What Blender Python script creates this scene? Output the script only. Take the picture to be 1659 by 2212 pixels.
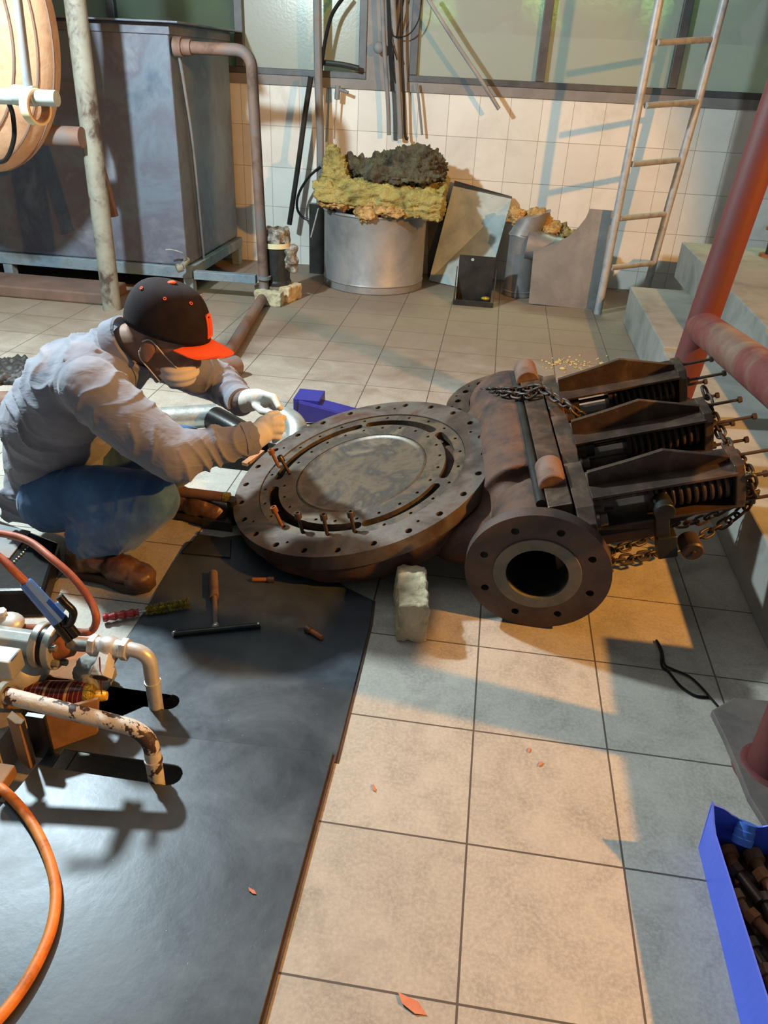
import bpy, bmesh, math, random
from mathutils import Vector, Matrix, noise
from mathutils.geometry import tessellate_polygon
random.seed(7)
sc = bpy.context.scene
for _o in list(bpy.data.objects): bpy.data.objects.remove(_o)
COL = sc.collection
PI = math.pi

# ------------------------------------------------------------------ camera
FPX = 1659.34
CAM = Vector((-0.0760, -0.6918, 1.3020))
yaw, pit, rol = -0.11944, 0.524943, 0.050371
Fv = Vector((math.sin(yaw)*math.cos(pit), math.cos(yaw)*math.cos(pit), -math.sin(pit)))
Rv = Fv.cross(Vector((0, 0, 1))).normalized(); Uv = Rv.cross(Fv)
R2 = Rv*math.cos(rol)+Uv*math.sin(rol); U2 = -Rv*math.sin(rol)+Uv*math.cos(rol)
cd = bpy.data.cameras.new('camera'); cam = bpy.data.objects.new('camera', cd); COL.objects.link(cam)
cd.sensor_fit = 'HORIZONTAL'; cd.sensor_width = 36.0; cd.lens = 36.0*FPX/1659
cd.clip_start = 0.02; cd.clip_end = 100
mm = Matrix((R2, U2, -Fv)).transposed().to_4x4(); mm.translation = CAM; cam.matrix_world = mm
sc.camera = cam
def ray(x, y): return Fv+R2*((x-829.5)/FPX)-U2*((y-1106)/FPX)
def PZ(x, y, z=0.0): d = ray(x, y); return CAM+d*((z-CAM.z)/d.z)
def PY(x, y, Y): d = ray(x, y); return CAM+d*((Y-CAM.y)/d.y)
def PX(x, y, X): d = ray(x, y); return CAM+d*((X-CAM.x)/d.x)
def PP(x, y, c, n): d = ray(x, y); return CAM+d*((c-CAM).dot(n)/d.dot(n))

# ------------------------------------------------------------------ light
sc.view_settings.view_transform = 'Standard'; sc.view_settings.look = 'None'
sc.view_settings.gamma = 1; sc.view_settings.exposure = 0.42
wd = bpy.data.worlds.new('world'); sc.world = wd; wd.use_nodes = True
bgn = wd.node_tree.nodes['Background']; bgn.inputs[0].default_value = (0.62, 0.72, 0.80, 1); bgn.inputs[1].default_value = 0.12
def lamp(name, kind, loc, energy, color, size=.1, look=None, spot=None):
    l = bpy.data.lights.new(name, kind); l.energy = energy; l.color = color
    if kind == 'AREA': l.shape = 'DISK'; l.size = size
    else: l.shadow_soft_size = size
    if kind == 'SPOT': l.spot_size = spot; l.spot_blend = .6
    o = bpy.data.objects.new(name, l); COL.objects.link(o); o.location = loc
    if look is not None: o.rotation_euler = (Vector(look)-Vector(loc)).to_track_quat('-Z', 'Y').to_euler()
    return o
lamp('work_lamp_cool', 'POINT', (-2.12, 1.72, 2.12), 360, (0.78, 0.94, 0.98), .07)
lamp('work_lamp_warm', 'SPOT', (2.95, .25, 2.40), 640, (1.0, 0.42, 0.06), .05, (-1.3, 2.2, .2), math.radians(88)).data.spot_blend = .18
lamp('ambient_fill', 'AREA', (-.6, 1.0, 3.15), 4, (0.92, 0.95, 1.0), 1.4, (-.3, 1.6, 0))  # added soft fill that lifts the ambient level, no real fixture
lamp('daylight_outside', 'AREA', (0.9, 7.4, 6.2), 1500, (0.95, 1.0, 0.72), 3.0, (1.1, 9.4, 2.2))

# ------------------------------------------------------------------ materials
def nd(nt, t, **kw):
    n = nt.nodes.new(t)
    for k, v in kw.items():
        if k.startswith('i_'): n.inputs[k[2:].replace('_', ' ')].default_value = v
        else: setattr(n, k, v)
    return n
def c4(c): return (c[0], c[1], c[2], 1)
def base(name):
    m = bpy.data.materials.new(name); m.use_nodes = True
    nt = m.node_tree; b = nt.nodes['Principled BSDF']
    tc = nt.nodes.new('ShaderNodeTexCoord')
    return m, nt, b, tc
def ramp(nt, fac, stops):
    r = nt.nodes.new('ShaderNodeValToRGB'); e = r.color_ramp.elements
    while len(e) < len(stops): e.new(.5)
    for i, (p, c) in enumerate(stops): e[i].position = p; e[i].color = c4(c) if len(c) == 3 else c
    nt.links.new(fac, r.inputs[0]); return r.outputs[0]
def mixc(nt, fac, a, b, mode='MIX'):
    m = nt.nodes.new('ShaderNodeMix'); m.data_type = 'RGBA'; m.blend_type = mode
    for s, v in ((0, fac), (6, a), (7, b)):
        if isinstance(v, (float, int)): m.inputs[s].default_value = v
        elif isinstance(v, tuple): m.inputs[s].default_value = c4(v)
        else: nt.links.new(v, m.inputs[s])
    return m.outputs[2]
def nz(nt, co, scale, detail=4, rough=.6, dist=0):
    n = nd(nt, 'ShaderNodeTexNoise'); n.inputs['Scale'].default_value = scale
    n.inputs['Detail'].default_value = detail; n.inputs['Roughness'].default_value = rough; n.inputs['Distortion'].default_value = dist
    nt.links.new(co, n.inputs['Vector']); return n.outputs[0]
def math_(nt, op, a, b=0.0, c=0.0):
    m = nd(nt, 'ShaderNodeMath', operation=op)
    for i, v in enumerate((a, b, c)):
        if isinstance(v, (float, int)): m.inputs[i].default_value = v
        else: nt.links.new(v, m.inputs[i])
    return m.outputs[0]
def bump(nt, b, h, strength=.3, dist=.01):
    n = nd(nt, 'ShaderNodeBump'); n.inputs['Strength'].default_value = strength; n.inputs['Distance'].default_value = dist
    nt.links.new(h, n.inputs['Height']); nt.links.new(n.outputs[0], b.inputs['Normal'])
def mottled(name, cols, scale=8, rough=.6, metal=0.0, bs=.2, bscale=60, bd=.003, stops=None, coat=0, sp=.5):
    m, nt, b, tc = base(name); co = tc.outputs['Object']
    f = nz(nt, co, scale, 8, .65, .4)
    n = len(cols); st = stops or [.32+.36*i/max(1, n-1) for i in range(n)]
    col = ramp(nt, f, list(zip(st, cols)))
    nt.links.new(col, b.inputs['Base Color']); b.inputs['Roughness'].default_value = rough; b.inputs['Metallic'].default_value = metal
    b.inputs['Specular IOR Level'].default_value = sp
    if bs: bump(nt, b, nz(nt, co, bscale, 6, .6), bs, bd)
    return m
M = {}
M['rust'] = mottled('rusty_cast_iron', [(.028, .022, .020), (.070, .043, .034), (.125, .064, .042), (.10, .066, .052)], 7, .72, .15, .5, 90, .003, sp=.3)
M['rust_dark'] = mottled('dark_oiled_iron', [(.022, .019, .017), (.055, .035, .026), (.10, .05, .03)], 9, .5, .3, .35, 80, .002)
M['rust_bright'] = mottled('orange_rust', [(.10, .04, .02), (.28, .11, .045), (.36, .17, .08)], 10, .8, 0, .4, 90, .002, sp=.2)
M['bar_metal'] = mottled('worn_brown_steel', [(.045, .032, .026), (.10, .068, .05), (.20, .14, .10)], 9, .36, .5, .3, 60, .002)
M['machined'] = mottled('machined_face', [(.055, .045, .036), (.15, .115, .08), (.07, .062, .055), (.21, .17, .125)], 7, .42, .45, .15, 70, .001)
M['flange_face'] = mottled('flange_face_iron', [(.035, .032, .030), (.085, .062, .05), (.15, .13, .115), (.11, .052, .032)], 5, .45, .45, .25, 90, .002)
M['dark_ring'] = mottled('blackened_flange', [(.032, .026, .026), (.075, .05, .043), (.13, .075, .05)], 4, .62, .25, .25, 120, .002)
M['greenish'] = mottled('oxidised_gasket_face', [(.07, .075, .065), (.14, .135, .11), (.20, .16, .12)], 8, .7, .1, .3, 60, .002)
M['black'] = mottled('black_grime_hole_shade', [(.012, .012, .013), (.03, .027, .025)], 12, .6, 0, .3, 70, .002)  # also serves as painted shade in the bore and the open port
M['blackmetal'] = mottled('black_metal', [(.016, .018, .018), (.05, .05, .047)], 7, .35, .4, .2, 50, .002)
M['rubber'] = mottled('black_rubber', [(.006, .006, .007), (.013, .013, .013)], 20, .3, 0, .1, sp=.25)
M['edge_rust'] = mottled('dark_edge_rust', [(.03, .018, .013), (.085, .045, .03)], 14, .9, 0, .4, 80, .002)
M['steel'] = mottled('bright_steel', [(.35, .35, .34), (.62, .62, .60)], 20, .28, .9, .1)
M['galv'] = mottled('galvanised_sheet', [(.28, .35, .36), (.42, .50, .50), (.52, .57, .55)], 4, .38, .2, .12, 25, .003)
M['galv_dull'] = mottled('dull_zinc_sheet', [(.15, .155, .16), (.23, .235, .24), (.31, .31, .30)], 3, .48, .3, .12, 25, .003)
M['silver'] = mottled('silver_jacket', [(.42, .47, .46), (.66, .72, .70)], 16, .32, .7, .5, 35, .004)
M['ladder'] = mottled('weathered_aluminium', [(.24, .26, .28), (.36, .38, .40), (.42, .43, .43)], 14, .5, .2, .15)
M['red'] = mottled('red_pipe_paint', [(.085, .018, .017), (.115, .024, .022), (.09, .030, .026)], 5, .6, 0, .25, 70, .001)
M['red_dusty'] = mottled('dusty_red_pipe_paint', [(.10, .020, .019), (.13, .028, .024), (.15, .085, .06), (.19, .13, .09)], 4, .75, 0, .3, 50, .002)
M['tank'] = mottled('blue_grey_tank_paint', [(.07, .10, .145), (.12, .155, .20), (.10, .105, .14), (.17, .19, .225)], 2.6, .5, .1, .12, 20, .004)
M['tank_side'] = mottled('tank_side_paint', [(.14, .11, .10), (.20, .165, .15), (.13, .13, .14)], 3, .65, .1, .12, 20, .004)
M['beam'] = mottled('blue_grey_beam_paint', [(.10, .15, .19), (.17, .23, .27), (.12, .11, .10)], 6, .6, .1, .2, 40, .002)
M['pipe_old'] = mottled('old_painted_pipe', [(.06, .04, .03), (.17, .165, .135), (.22, .22, .18), (.26, .265, .22)], 7, .6, 0, .35, 50, .002, stops=[.38, .46, .52, .7])
M['pipe_rust'] = mottled('brown_rusty_pipe', [(.09, .05, .035), (.19, .11, .08), (.14, .13, .13)], 7, .7, .1, .35, 60, .002)
M['pipe_grey'] = mottled('grey_pipe', [(.10, .12, .14), (.18, .19, .20), (.20, .13, .09)], 4, .6, .1, .2, 50, .002)
M['peel'] = mottled('peeling_white_paint', [(.045, .028, .024), (.05, .03, .026), (.52, .50, .45), (.60, .58, .52)], 22, .55, 0, .7, 45, .004, stops=[.30, .465, .48, .7])
M['grey_cast'] = mottled('grey_painted_casting', [(.26, .27, .25), (.38, .39, .36), (.46, .46, .42)], 8, .42, .25, .25, 40, .003)
M['white_fit'] = mottled('white_metal_fitting', [(.30, .27, .23), (.55, .55, .52), (.66, .66, .63)], 12, .4, .35, .3, 40, .003, stops=[.32, .45, .7])
M['plate'] = None
M['brick'] = mottled('pale_fire_brick', [(.24, .19, .11), (.52, .44, .28), (.64, .56, .38)], 9, .9, 0, .9, 40, .008)
M['concrete'] = mottled('grey_concrete', [(.17, .18, .165), (.255, .265, .245), (.31, .31, .285)], 4, .85, 0, .3, 60, .003)
M['concrete_dark'] = mottled('dirty_dark_concrete', [(.055, .05, .046), (.12, .10, .09), (.17, .13, .12)], 6, .8, 0, .4, 60, .003)
M['concrete_brown'] = mottled('brown_dusty_concrete', [(.10, .06, .045), (.17, .105, .08)], 4, .85, 0, .3, 60, .003)
M['wool'] = mottled('glass_wool', [(.16, .14, .05), (.42, .36, .13), (.56, .46, .16), (.34, .36, .17)], 9, 1, 0, 1, 120, .02, sp=.1)
M['wool_dark'] = mottled('grey_lint_wool', [(.07, .045, .035), (.17, .15, .10), (.24, .24, .16)], 11, 1, 0, 1, 150, .03, sp=.1)
M['wool_orange'] = mottled('orange_glass_wool', [(.20, .12, .05), (.55, .34, .13), (.65, .46, .22)], 14, 1, 0, 1, 60, .02, sp=.1)
M['blue'] = mottled('blue_plastic', [(.06, .12, .74), (.08, .15, .82)], 5, .38, 0, 0)
M['navy'] = mottled('navy_painted_steel', [(.02, .02, .20), (.03, .03, .28)], 6, .5, 0, .1)
M['blue_holder'] = mottled('blue_handle_plastic', [(.05, .15, .55), (.07, .20, .66)], 12, .42, 0, .1)
M['orange_rubber'] = mottled('orange_cable_rubber', [(.26, .06, .012), (.62, .19, .03), (.72, .26, .05)], 18, .55, 0, .3, 40, .002)
M['cable_red'] = mottled('red_brown_cable', [(.18, .045, .02), (.42, .12, .06)], 18, .55, 0, .3, 40, .002)
M['red_plastic'] = mottled('red_plastic', [(.30, .02, .02), (.40, .03, .03)], 10, .4, 0, .1)
M['brass'] = mottled('brass_wire', [(.20, .15, .02), (.55, .42, .07)], 60, .35, .8, .8, 120, .005)
M['can'] = None
M['yellow'] = mottled('yellow_plastic', [(.75, .42, .03), (.85, .50, .05)], 10, .35, 0, .05)
M['wood'] = mottled('brown_wood', [(.16, .08, .035), (.33, .18, .08)], 9, .75, 0, .4, 30, .003)
M['tape'] = mottled('cream_tape', [(.60, .52, .30), (.70, .62, .38)], 10, .5, 0, .1)
M['cork'] = mottled('brown_card', [(.36, .17, .07), (.45, .22, .10)], 10, .6, 0, .1)
M['insul'] = mottled('tan_insulation_plaster', [(.38, .22, .13), (.52, .34, .21), (.44, .26, .15)], 5, .8, 0, .5, 20, .006)
M['frame'] = mottled('dark_window_frame', [(.05, .05, .055), (.09, .09, .095)], 8, .5, .2, .1)
M['sill'] = mottled('grey_sill', [(.17, .16, .155), (.23, .22, .21)], 6, .7, 0, .15)
M['skin'] = mottled('skin', [(.18, .09, .055), (.23, .12, .075)], 12, .65, 0, .1)
M['cap_black'] = mottled('black_cap_fabric', [(.012, .009, .012), (.022, .016, .018)], 20, .9, 0, .4, 400, .001, sp=.2)
M['cap_orange'] = mottled('orange_cap_fabric', [(.85, .11, .04), (.9, .13, .05)], 12, .8, 0, .3, 400, .001, sp=.2)
M['mask'] = mottled('white_face_mask', [(.55, .53, .52), (.66, .64, .62)], 12, .9, 0, .3, 200, .001)
M['glove'] = mottled('white_knit_glove', [(.62, .60, .54), (.72, .70, .64)], 20, .95, 0, .0)
M['boot'] = mottled('brown_leather_boot', [(.035, .016, .010), (.085, .040, .022), (.15, .075, .04)], 11, .38, 0, .4, 50, .003)
M['sole'] = mottled('dark_boot_sole', [(.03, .018, .014), (.06, .035, .025)], 11, .6, 0, .3)
M['leaf'] = mottled('dry_red_leaf', [(.45, .14, .08), (.55, .22, .12)], 30, .8, 0, .2)
M['crumb'] = mottled('yellow_crumb', [(.35, .28, .12), (.60, .48, .22)], 30, .9, 0, .5)
M['plastic_film'] = mottled('clear_film', [(.05, .045, .04), (.20, .18, .15), (.50, .47, .40)], 30, .12, 0, .8, 30, .02)
M['hedge'] = mottled('green_hedge', [(.03, .10, .02), (.12, .30, .05), (.35, .55, .12)], 5, .8, 0, .6, 12, .1)
M['outwall'] = mottled('outside_grey_wall', [(.20, .22, .20), (.28, .30, .27)], 2, .9, 0, 0)
# knit for gloves
def knit(m, sc_=500):
    nt = m.node_tree; b = nt.nodes['Principled BSDF']; tc = [n for n in nt.nodes if n.type == 'TEX_COORD'][0]
    w = nd(nt, 'ShaderNodeTexWave', wave_type='BANDS', bands_direction='X'); w.inputs['Scale'].default_value = sc_/3; w.inputs['Distortion'].default_value = 1.5
    nt.links.new(tc.outputs['Object'], w.inputs['Vector']); bump(nt, b, w.outputs[1], .35, .002)
knit(M['glove'])
# fabric with folds
def cloth(name, cols, fs=9, strength=.6, rough=.9, dist=.012, stretch=(1, 1, 1)):
    m, nt, b, tc = base(name); co = tc.outputs['Object']
    mp = nd(nt, 'ShaderNodeMapping'); mp.inputs['Scale'].default_value = stretch; nt.links.new(co, mp.inputs[0])
    col = ramp(nt, nz(nt, co, 6, 5, .6), [(.3, cols[0]), (.55, cols[1]), (.75, cols[2])])
    nt.links.new(col, b.inputs['Base Color']); b.inputs['Roughness'].default_value = rough; b.inputs['Specular IOR Level'].default_value = .15
    b.inputs['Sheen Weight'].default_value = .2
    bump(nt, b, nz(nt, mp.outputs[0], fs, 3, .5, 1.2), strength, dist); return m
M['shirt'] = cloth('grey_work_shirt', [(.145, .15, .185), (.205, .21, .25), (.25, .25, .28)], 9, .5, stretch=(1, 1, 2.4))
M['jeans'] = cloth('blue_denim', [(.022, .055, .14), (.045, .11, .24), (.11, .21, .37)], 8, .5, stretch=(1.5, 1.5, 1))
# floor tiles
def gridmask(nt, co, axis, period, off, width, warp=None):
    s = nd(nt, 'ShaderNodeSeparateXYZ'); nt.links.new(co, s.inputs[0])
    v = math_(nt, 'SUBTRACT', s.outputs[axis], off); v = math_(nt, 'DIVIDE', v, period)
    v = math_(nt, 'FRACT', v); v = math_(nt, 'SUBTRACT', v, .5); v = math_(nt, 'ABSOLUTE', v)
    return math_(nt, 'GREATER_THAN', v, .5-width/(2*period))
def tiles(name, axes, periods, offs, width, cols, grout, scale, rough, speck=None, dirt=None, bs=.2):
    m, nt, b, tc = base(name); co = tc.outputs['Object']
    g = math_(nt, 'MAXIMUM', gridmask(nt, co, axes[0], periods[0], offs[0], width), gridmask(nt, co, axes[1], periods[1], offs[1], width))
    f1 = nz(nt, co, scale, 8, .7, .6); col = ramp(nt, f1, [(.3, cols[0]), (.5, cols[1]), (.7, cols[2])])
    if speck:
        f2 = nz(nt, co, 130, 3, .7); s = ramp(nt, f2, [(.42, (0, 0, 0)), (.62, (1, 1, 1))]); col = mixc(nt, mix_f(nt, s, .45), col, speck)
    # per tile tone
    sp = nd(nt, 'ShaderNodeSeparateXYZ'); nt.links.new(co, sp.inputs[0])
    ids = [math_(nt, 'FLOOR', math_(nt, 'DIVIDE', math_(nt, 'SUBTRACT', sp.outputs[a], o), p)) for a, p, o in zip(axes, periods, offs)]
    cb = nd(nt, 'ShaderNodeCombineXYZ'); nt.links.new(ids[0], cb.inputs[0]); nt.links.new(ids[1], cb.inputs[1])
    wn = nd(nt, 'ShaderNodeTexWhiteNoise'); nt.links.new(cb.outputs[0], wn.inputs['Vector'])
    tone = math_(nt, 'MULTIPLY_ADD', wn.outputs['Value'], .14, .93)
    v = nd(nt, 'ShaderNodeHueSaturation'); nt.links.new(col, v.inputs['Color']); nt.links.new(tone, v.inputs['Value']); col = v.outputs[0]
    if dirt:
        d = nz(nt, co, dirt[1], 6, .65, 1.0); dm = ramp(nt, d, [(dirt[2], (0, 0, 0)), (dirt[3], (1, 1, 1))]); col = mixc(nt, mix_f(nt, dm, dirt[4]), col, dirt[0])
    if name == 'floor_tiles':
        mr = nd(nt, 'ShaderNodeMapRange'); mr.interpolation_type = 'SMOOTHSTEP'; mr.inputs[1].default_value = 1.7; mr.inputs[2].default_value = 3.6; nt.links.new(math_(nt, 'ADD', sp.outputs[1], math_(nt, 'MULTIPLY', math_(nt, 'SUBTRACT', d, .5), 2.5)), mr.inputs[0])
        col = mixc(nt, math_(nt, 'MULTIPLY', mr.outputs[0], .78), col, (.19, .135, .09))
    col = mixc(nt, g, col, grout)
    nt.links.new(col, b.inputs['Base Color']); b.inputs['Roughness'].default_value = rough
    h = math_(nt, 'SUBTRACT', f1, math_(nt, 'MULTIPLY', g, 1.0)); bump(nt, b, h, bs, .002)
    return m
def mix_f(nt, colsock, k):
    r = nd(nt, 'ShaderNodeRGBToBW'); nt.links.new(colsock, r.inputs[0]); return math_(nt, 'MULTIPLY', r.outputs[0], float(k))
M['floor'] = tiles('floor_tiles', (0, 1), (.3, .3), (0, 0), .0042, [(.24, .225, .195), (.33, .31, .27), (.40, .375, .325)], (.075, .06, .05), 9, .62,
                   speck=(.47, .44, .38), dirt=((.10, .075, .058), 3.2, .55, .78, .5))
M['wall'] = tiles('white_wall_tiles', (0, 2), (.203, .262), (.139, .916), .0035, [(.58, .58, .54), (.66, .66, .62), (.70, .70, .66)], (.32, .30, .26), 3, .30, dirt=((.30, .27, .22), 2.5, .60, .8, .4), bs=.1)
# dark floor plate
def plate_mat():
    m, nt, b, tc = base('worn_dark_steel_plate'); co = tc.outputs['Object']
    f = nz(nt, co, 4, 8, .65, .5); col = ramp(nt, f, [(.3, (.024, .032, .042)), (.5, (.05, .062, .077)), (.72, (.085, .10, .115))])
    d = nz(nt, co, 30, 6, .8, .8); dm = ramp(nt, d, [(.60, (0, 0, 0)), (.70, (1, 1, 1))]); col = mixc(nt, mix_f(nt, dm, .6), col, (.03, .025, .022))
    s = nz(nt, co, 210, 2, .5); sm = ramp(nt, s, [(.74, (0, 0, 0)), (.80, (1, 1, 1))]); col = mixc(nt, mix_f(nt, sm, .7), col, (.35, .34, .32))
    nt.links.new(col, b.inputs['Base Color']); b.inputs['Metallic'].default_value = .25
    r = ramp(nt, f, [(.3, (.30, .30, .30)), (.7, (.48, .48, .48))]); rb = nd(nt, 'ShaderNodeRGBToBW'); nt.links.new(r, rb.inputs[0]); nt.links.new(rb.outputs[0], b.inputs['Roughness'])
    bump(nt, b, nz(nt, co, 35, 5, .6), .12, .003); return m
M['plate'] = plate_mat()
def glass_mat():
    m, nt, b, tc = base('frosted_window_glass')
    tr = nd(nt, 'ShaderNodeBsdfTransparent'); tr.inputs[0].default_value = (.80, .88, .80, 1)
    b.inputs['Base Color'].default_value = (.46, .48, .46, 1); b.inputs['Roughness'].default_value = .25
    mx = nd(nt, 'ShaderNodeMixShader'); mx.inputs[0].default_value = .42
    nt.links.new(tr.outputs[0], mx.inputs[1]); nt.links.new(b.outputs[0], mx.inputs[2]); 
    nt.links.new(mx.outputs[0], nt.nodes['Material Output'].inputs[0])
    mx.inputs[0].default_value = .5
    bump(nt, b, nz(nt, tc.outputs['Object'], 60, 3), .15, .003); return m
M['glass'] = glass_mat()

# ------------------------------------------------------------------ mesh builder
def frame_of(d, up=Vector((0, 0, 1))):
    d = d.normalized()
    if abs(d.dot(up)) > .98: up = Vector((1, 0, 0))
    x = up.cross(d).normalized(); return x, d.cross(x).normalized(), d
class MB:
    def __init__(s, fr=None): s.v = []; s.f = []; s.fr = fr      # fr: (origin, ex, ey, ez)
    def T(s, p):
        if s.fr is None: return Vector(p)
        o, a, b, c = s.fr; return o+a*p[0]+b*p[1]+c*p[2]
    def add(s, vs, fs):
        n = len(s.v); s.v += [s.T(v) for v in vs]; s.f += [tuple(n+i for i in f) for f in fs]; return s
    def box(s, lo, hi):
        x0, y0, z0 = lo; x1, y1, z1 = hi
        return s.add([(x0, y0, z0), (x1, y0, z0), (x1, y1, z0), (x0, y1, z0), (x0, y0, z1), (x1, y0, z1), (x1, y1, z1), (x0, y1, z1)],
                     [(0, 3, 2, 1), (4, 5, 6, 7), (0, 1, 5, 4), (1, 2, 6, 5), (2, 3, 7, 6), (3, 0, 4, 7)])
    def hexa(s, b4, t4):
        return s.add(list(b4)+list(t4), [(0, 3, 2, 1), (4, 5, 6, 7), (0, 1, 5, 4), (1, 2, 6, 5), (2, 3, 7, 6), (3, 0, 4, 7)])
    def bar(s, p0, p1, w, h, up=Vector((0, 0, 1))):
        p0 = Vector(p0); p1 = Vector(p1); x, y, d = frame_of(p1-p0, up); x = x*(w/2); y = y*(h/2)
        return s.hexa([p0-x-y, p0+x-y, p0+x+y, p0-x+y], [p1-x-y, p1+x-y, p1+x+y, p1-x+y])
    def loops(s, rings, capa=True, capb=True, closed=False):
        n = len(rings[0]); vs = [p for r in rings for p in r]; fs = []
        m = len(rings)
        for i in range(m if closed else m-1):
            j = (i+1) % m
            for k in range(n): l = (k+1) % n; fs.append((i*n+k, i*n+l, j*n+l, j*n+k))
        if not closed:
            if capa: fs.append(tuple(reversed(range(n))))
            if capb: fs.append(tuple((m-1)*n+k for k in range(n)))
        return s.add(vs, fs)
    def cyl(s, p0, p1, r0, r1=None, n=24, capa=True, capb=True):
        r1 = r0 if r1 is None else r1; p0 = Vector(p0); p1 = Vector(p1); x, y, d = frame_of(p1-p0)
        def ring(p, r): return [p+x*(r*math.cos(t))+y*(r*math.sin(t)) for t in [2*PI*k/n for k in range(n)]]
        return s.loops([ring(p0, r0), ring(p1, r1)], capa, capb)
    def lathe(s, p0, axis, prof, n=32, close=False, caps=True):
        p0 = Vector(p0); x, y, d = frame_of(Vector(axis))
        return s.loops([[p0+d*h+x*(r*math.cos(2*PI*k/n))+y*(r*math.sin(2*PI*k/n)) for k in range(n)] for r, h in prof], caps and not close, caps and not close, close)
    def tube(s, pts, r, n=12, closed=False, rf=None):
        pts = [Vector(p) for p in pts]; m = len(pts); rings = []; px = None
        for i, p in enumerate(pts):
            a = pts[(i-1) % m] if (closed or i) else pts[0]; b = pts[(i+1) % m] if (closed or i < m-1) else pts[-1]
            d = (b-a).normalized()
            if px is None: x = frame_of(d)[0]
            else:
                x = px-d*px.dot(d); x = x.normalized() if x.length > 1e-6 else frame_of(d)[0]
            px = x; y = d.cross(x); rr = rf(i/(m-1)) if rf else r
            rings.append([p+x*(rr*math.cos(2*PI*k/n))+y*(rr*math.sin(2*PI*k/n)) for k in range(n)])
        return s.loops(rings, closed=closed)
    def prism(s, outer, holes, z0, z1):
        polys = [[Vector((p[0], p[1], 0)) for p in outer]]+[[Vector((p[0], p[1], 0)) for p in h] for h in holes]
        tri = tessellate_polygon(polys); flat = [p for q in polys for p in q]; n = len(flat)
        vs = [(p.x, p.y, z0) for p in flat]+[(p.x, p.y, z1) for p in flat]; fs = []
        for a, b, c in tri:
            A, B, C = flat[a], flat[b], flat[c]
            if (B-A).cross(C-A).z < 0: a, b, c = a, c, b
            fs.append((a, c, b)); fs.append((n+a, n+b, n+c))
        st = 0
        for qi, q in enumerate(polys):
            m = len(q); area = sum(q[i].x*q[(i+1) % m].y-q[(i+1) % m].x*q[i].y for i in range(m))
            flip = (area < 0) != (qi > 0)
            for i in range(m):
                j = (i+1) % m; f = (st+i, st+j, n+st+j, n+st+i); fs.append(tuple(reversed(f)) if flip else f)
            st += m
        return s.add(vs, fs)
    def ell(s, c, r, n=20, m=12, R=None):
        c = Vector(c); rings = []
        for i in range(1, m):
            a = PI*i/m; ring = []
            for k in range(n):
                p = Vector((r[0]*math.sin(a)*math.cos(2*PI*k/n), r[1]*math.sin(a)*math.sin(2*PI*k/n), -r[2]*math.cos(a)))
                if R is not None: p = R @ p
                ring.append(c+p)
            rings.append(ring)
        return s.loops(rings)
    def build(s, name, mat, parent=None, smooth=True, bev=0, origin=None, ang=35, seg=2):
        if not s.v: return None
        pl = parent_world(parent)
        if origin is None:
            lo = Vector([min(v[i] for v in s.v) for i in range(3)]); hi = Vector([max(v[i] for v in s.v) for i in range(3)])
            origin = Vector(((lo.x+hi.x)/2, (lo.y+hi.y)/2, lo.z))
        origin = Vector(origin)
        me = bpy.data.meshes.new(name); me.from_pydata([v-origin for v in s.v], [], s.f); me.update()
        bm = bmesh.new(); bm.from_mesh(me); bmesh.ops.recalc_face_normals(bm, faces=bm.faces); bm.to_mesh(me); bm.free()
        o = bpy.data.objects.new(name, me); COL.objects.link(o); me.materials.append(mat)
        if parent: o.parent = parent
        o.location = origin-pl
        if smooth:
            me.shade_smooth(); me.set_sharp_from_angle(angle=math.radians(ang))
        if bev:
            b = o.modifiers.new('bevel', 'BEVEL'); b.width = bev; b.segments = seg; b.limit_method = 'ANGLE'; b.angle_limit = math.radians(40)
        return o
def parent_world(p):
    v = Vector((0, 0, 0))
    while p is not None: v += p.location; p = p.parent
    return v
def tag(o, label=None, cat=None, group=None, kind=None):
    if label: o['label'] = label
    if cat: o['category'] = cat
    if group: o['group'] = group
    if kind: o['kind'] = kind
    return o
def thing(name, label, cat, loc, group=None):
    o = bpy.data.objects.new(name, None); COL.objects.link(o); o.location = Vector(loc); o.empty_display_size = .05
    return tag(o, label, cat, group)
def circ(cx, cy, r, n=24, a0=0): return [(cx+r*math.cos(a0+2*PI*k/n), cy+r*math.sin(a0+2*PI*k/n)) for k in range(n)]
def arcslot(r0, r1, a0, a1, n=18):
    a0 = math.radians(a0); a1 = math.radians(a1); rm = (r0+r1)/2; h = (r1-r0)/2; out = []
    for i in range(n+1): a = a0+(a1-a0)*i/n; out.append((r1*math.cos(a), r1*math.sin(a)))
    for i in range(1, 6): t = PI*i/6; rr = rm+h*math.cos(t); a = a1+h*math.sin(t)/rm; out.append((rr*math.cos(a), rr*math.sin(a)))
    for i in range(n+1): a = a1+(a0-a1)*i/n; out.append((r0*math.cos(a), r0*math.sin(a)))
    for i in range(1, 6): t = PI*i/6; rr = rm-h*math.cos(t); a = a0-h*math.sin(t)/rm; out.append((rr*math.cos(a), rr*math.sin(a)))
    return out
def bez(pts, n=8):
    """smooth curve through points (Catmull-Rom)"""
    P = [Vector(p) for p in pts]; out = []
    for i in range(len(P)-1):
        p0 = P[max(i-1, 0)]; p1 = P[i]; p2 = P[i+1]; p3 = P[min(i+2, len(P)-1)]
        for k in range(n):
            t = k/n; out.append(.5*((2*p1)+(p2-p0)*t+(2*p0-5*p1+4*p2-p3)*t*t+(3*p1-p0-3*p2+p3)*t**3))
    out.append(P[-1]); return out
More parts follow.
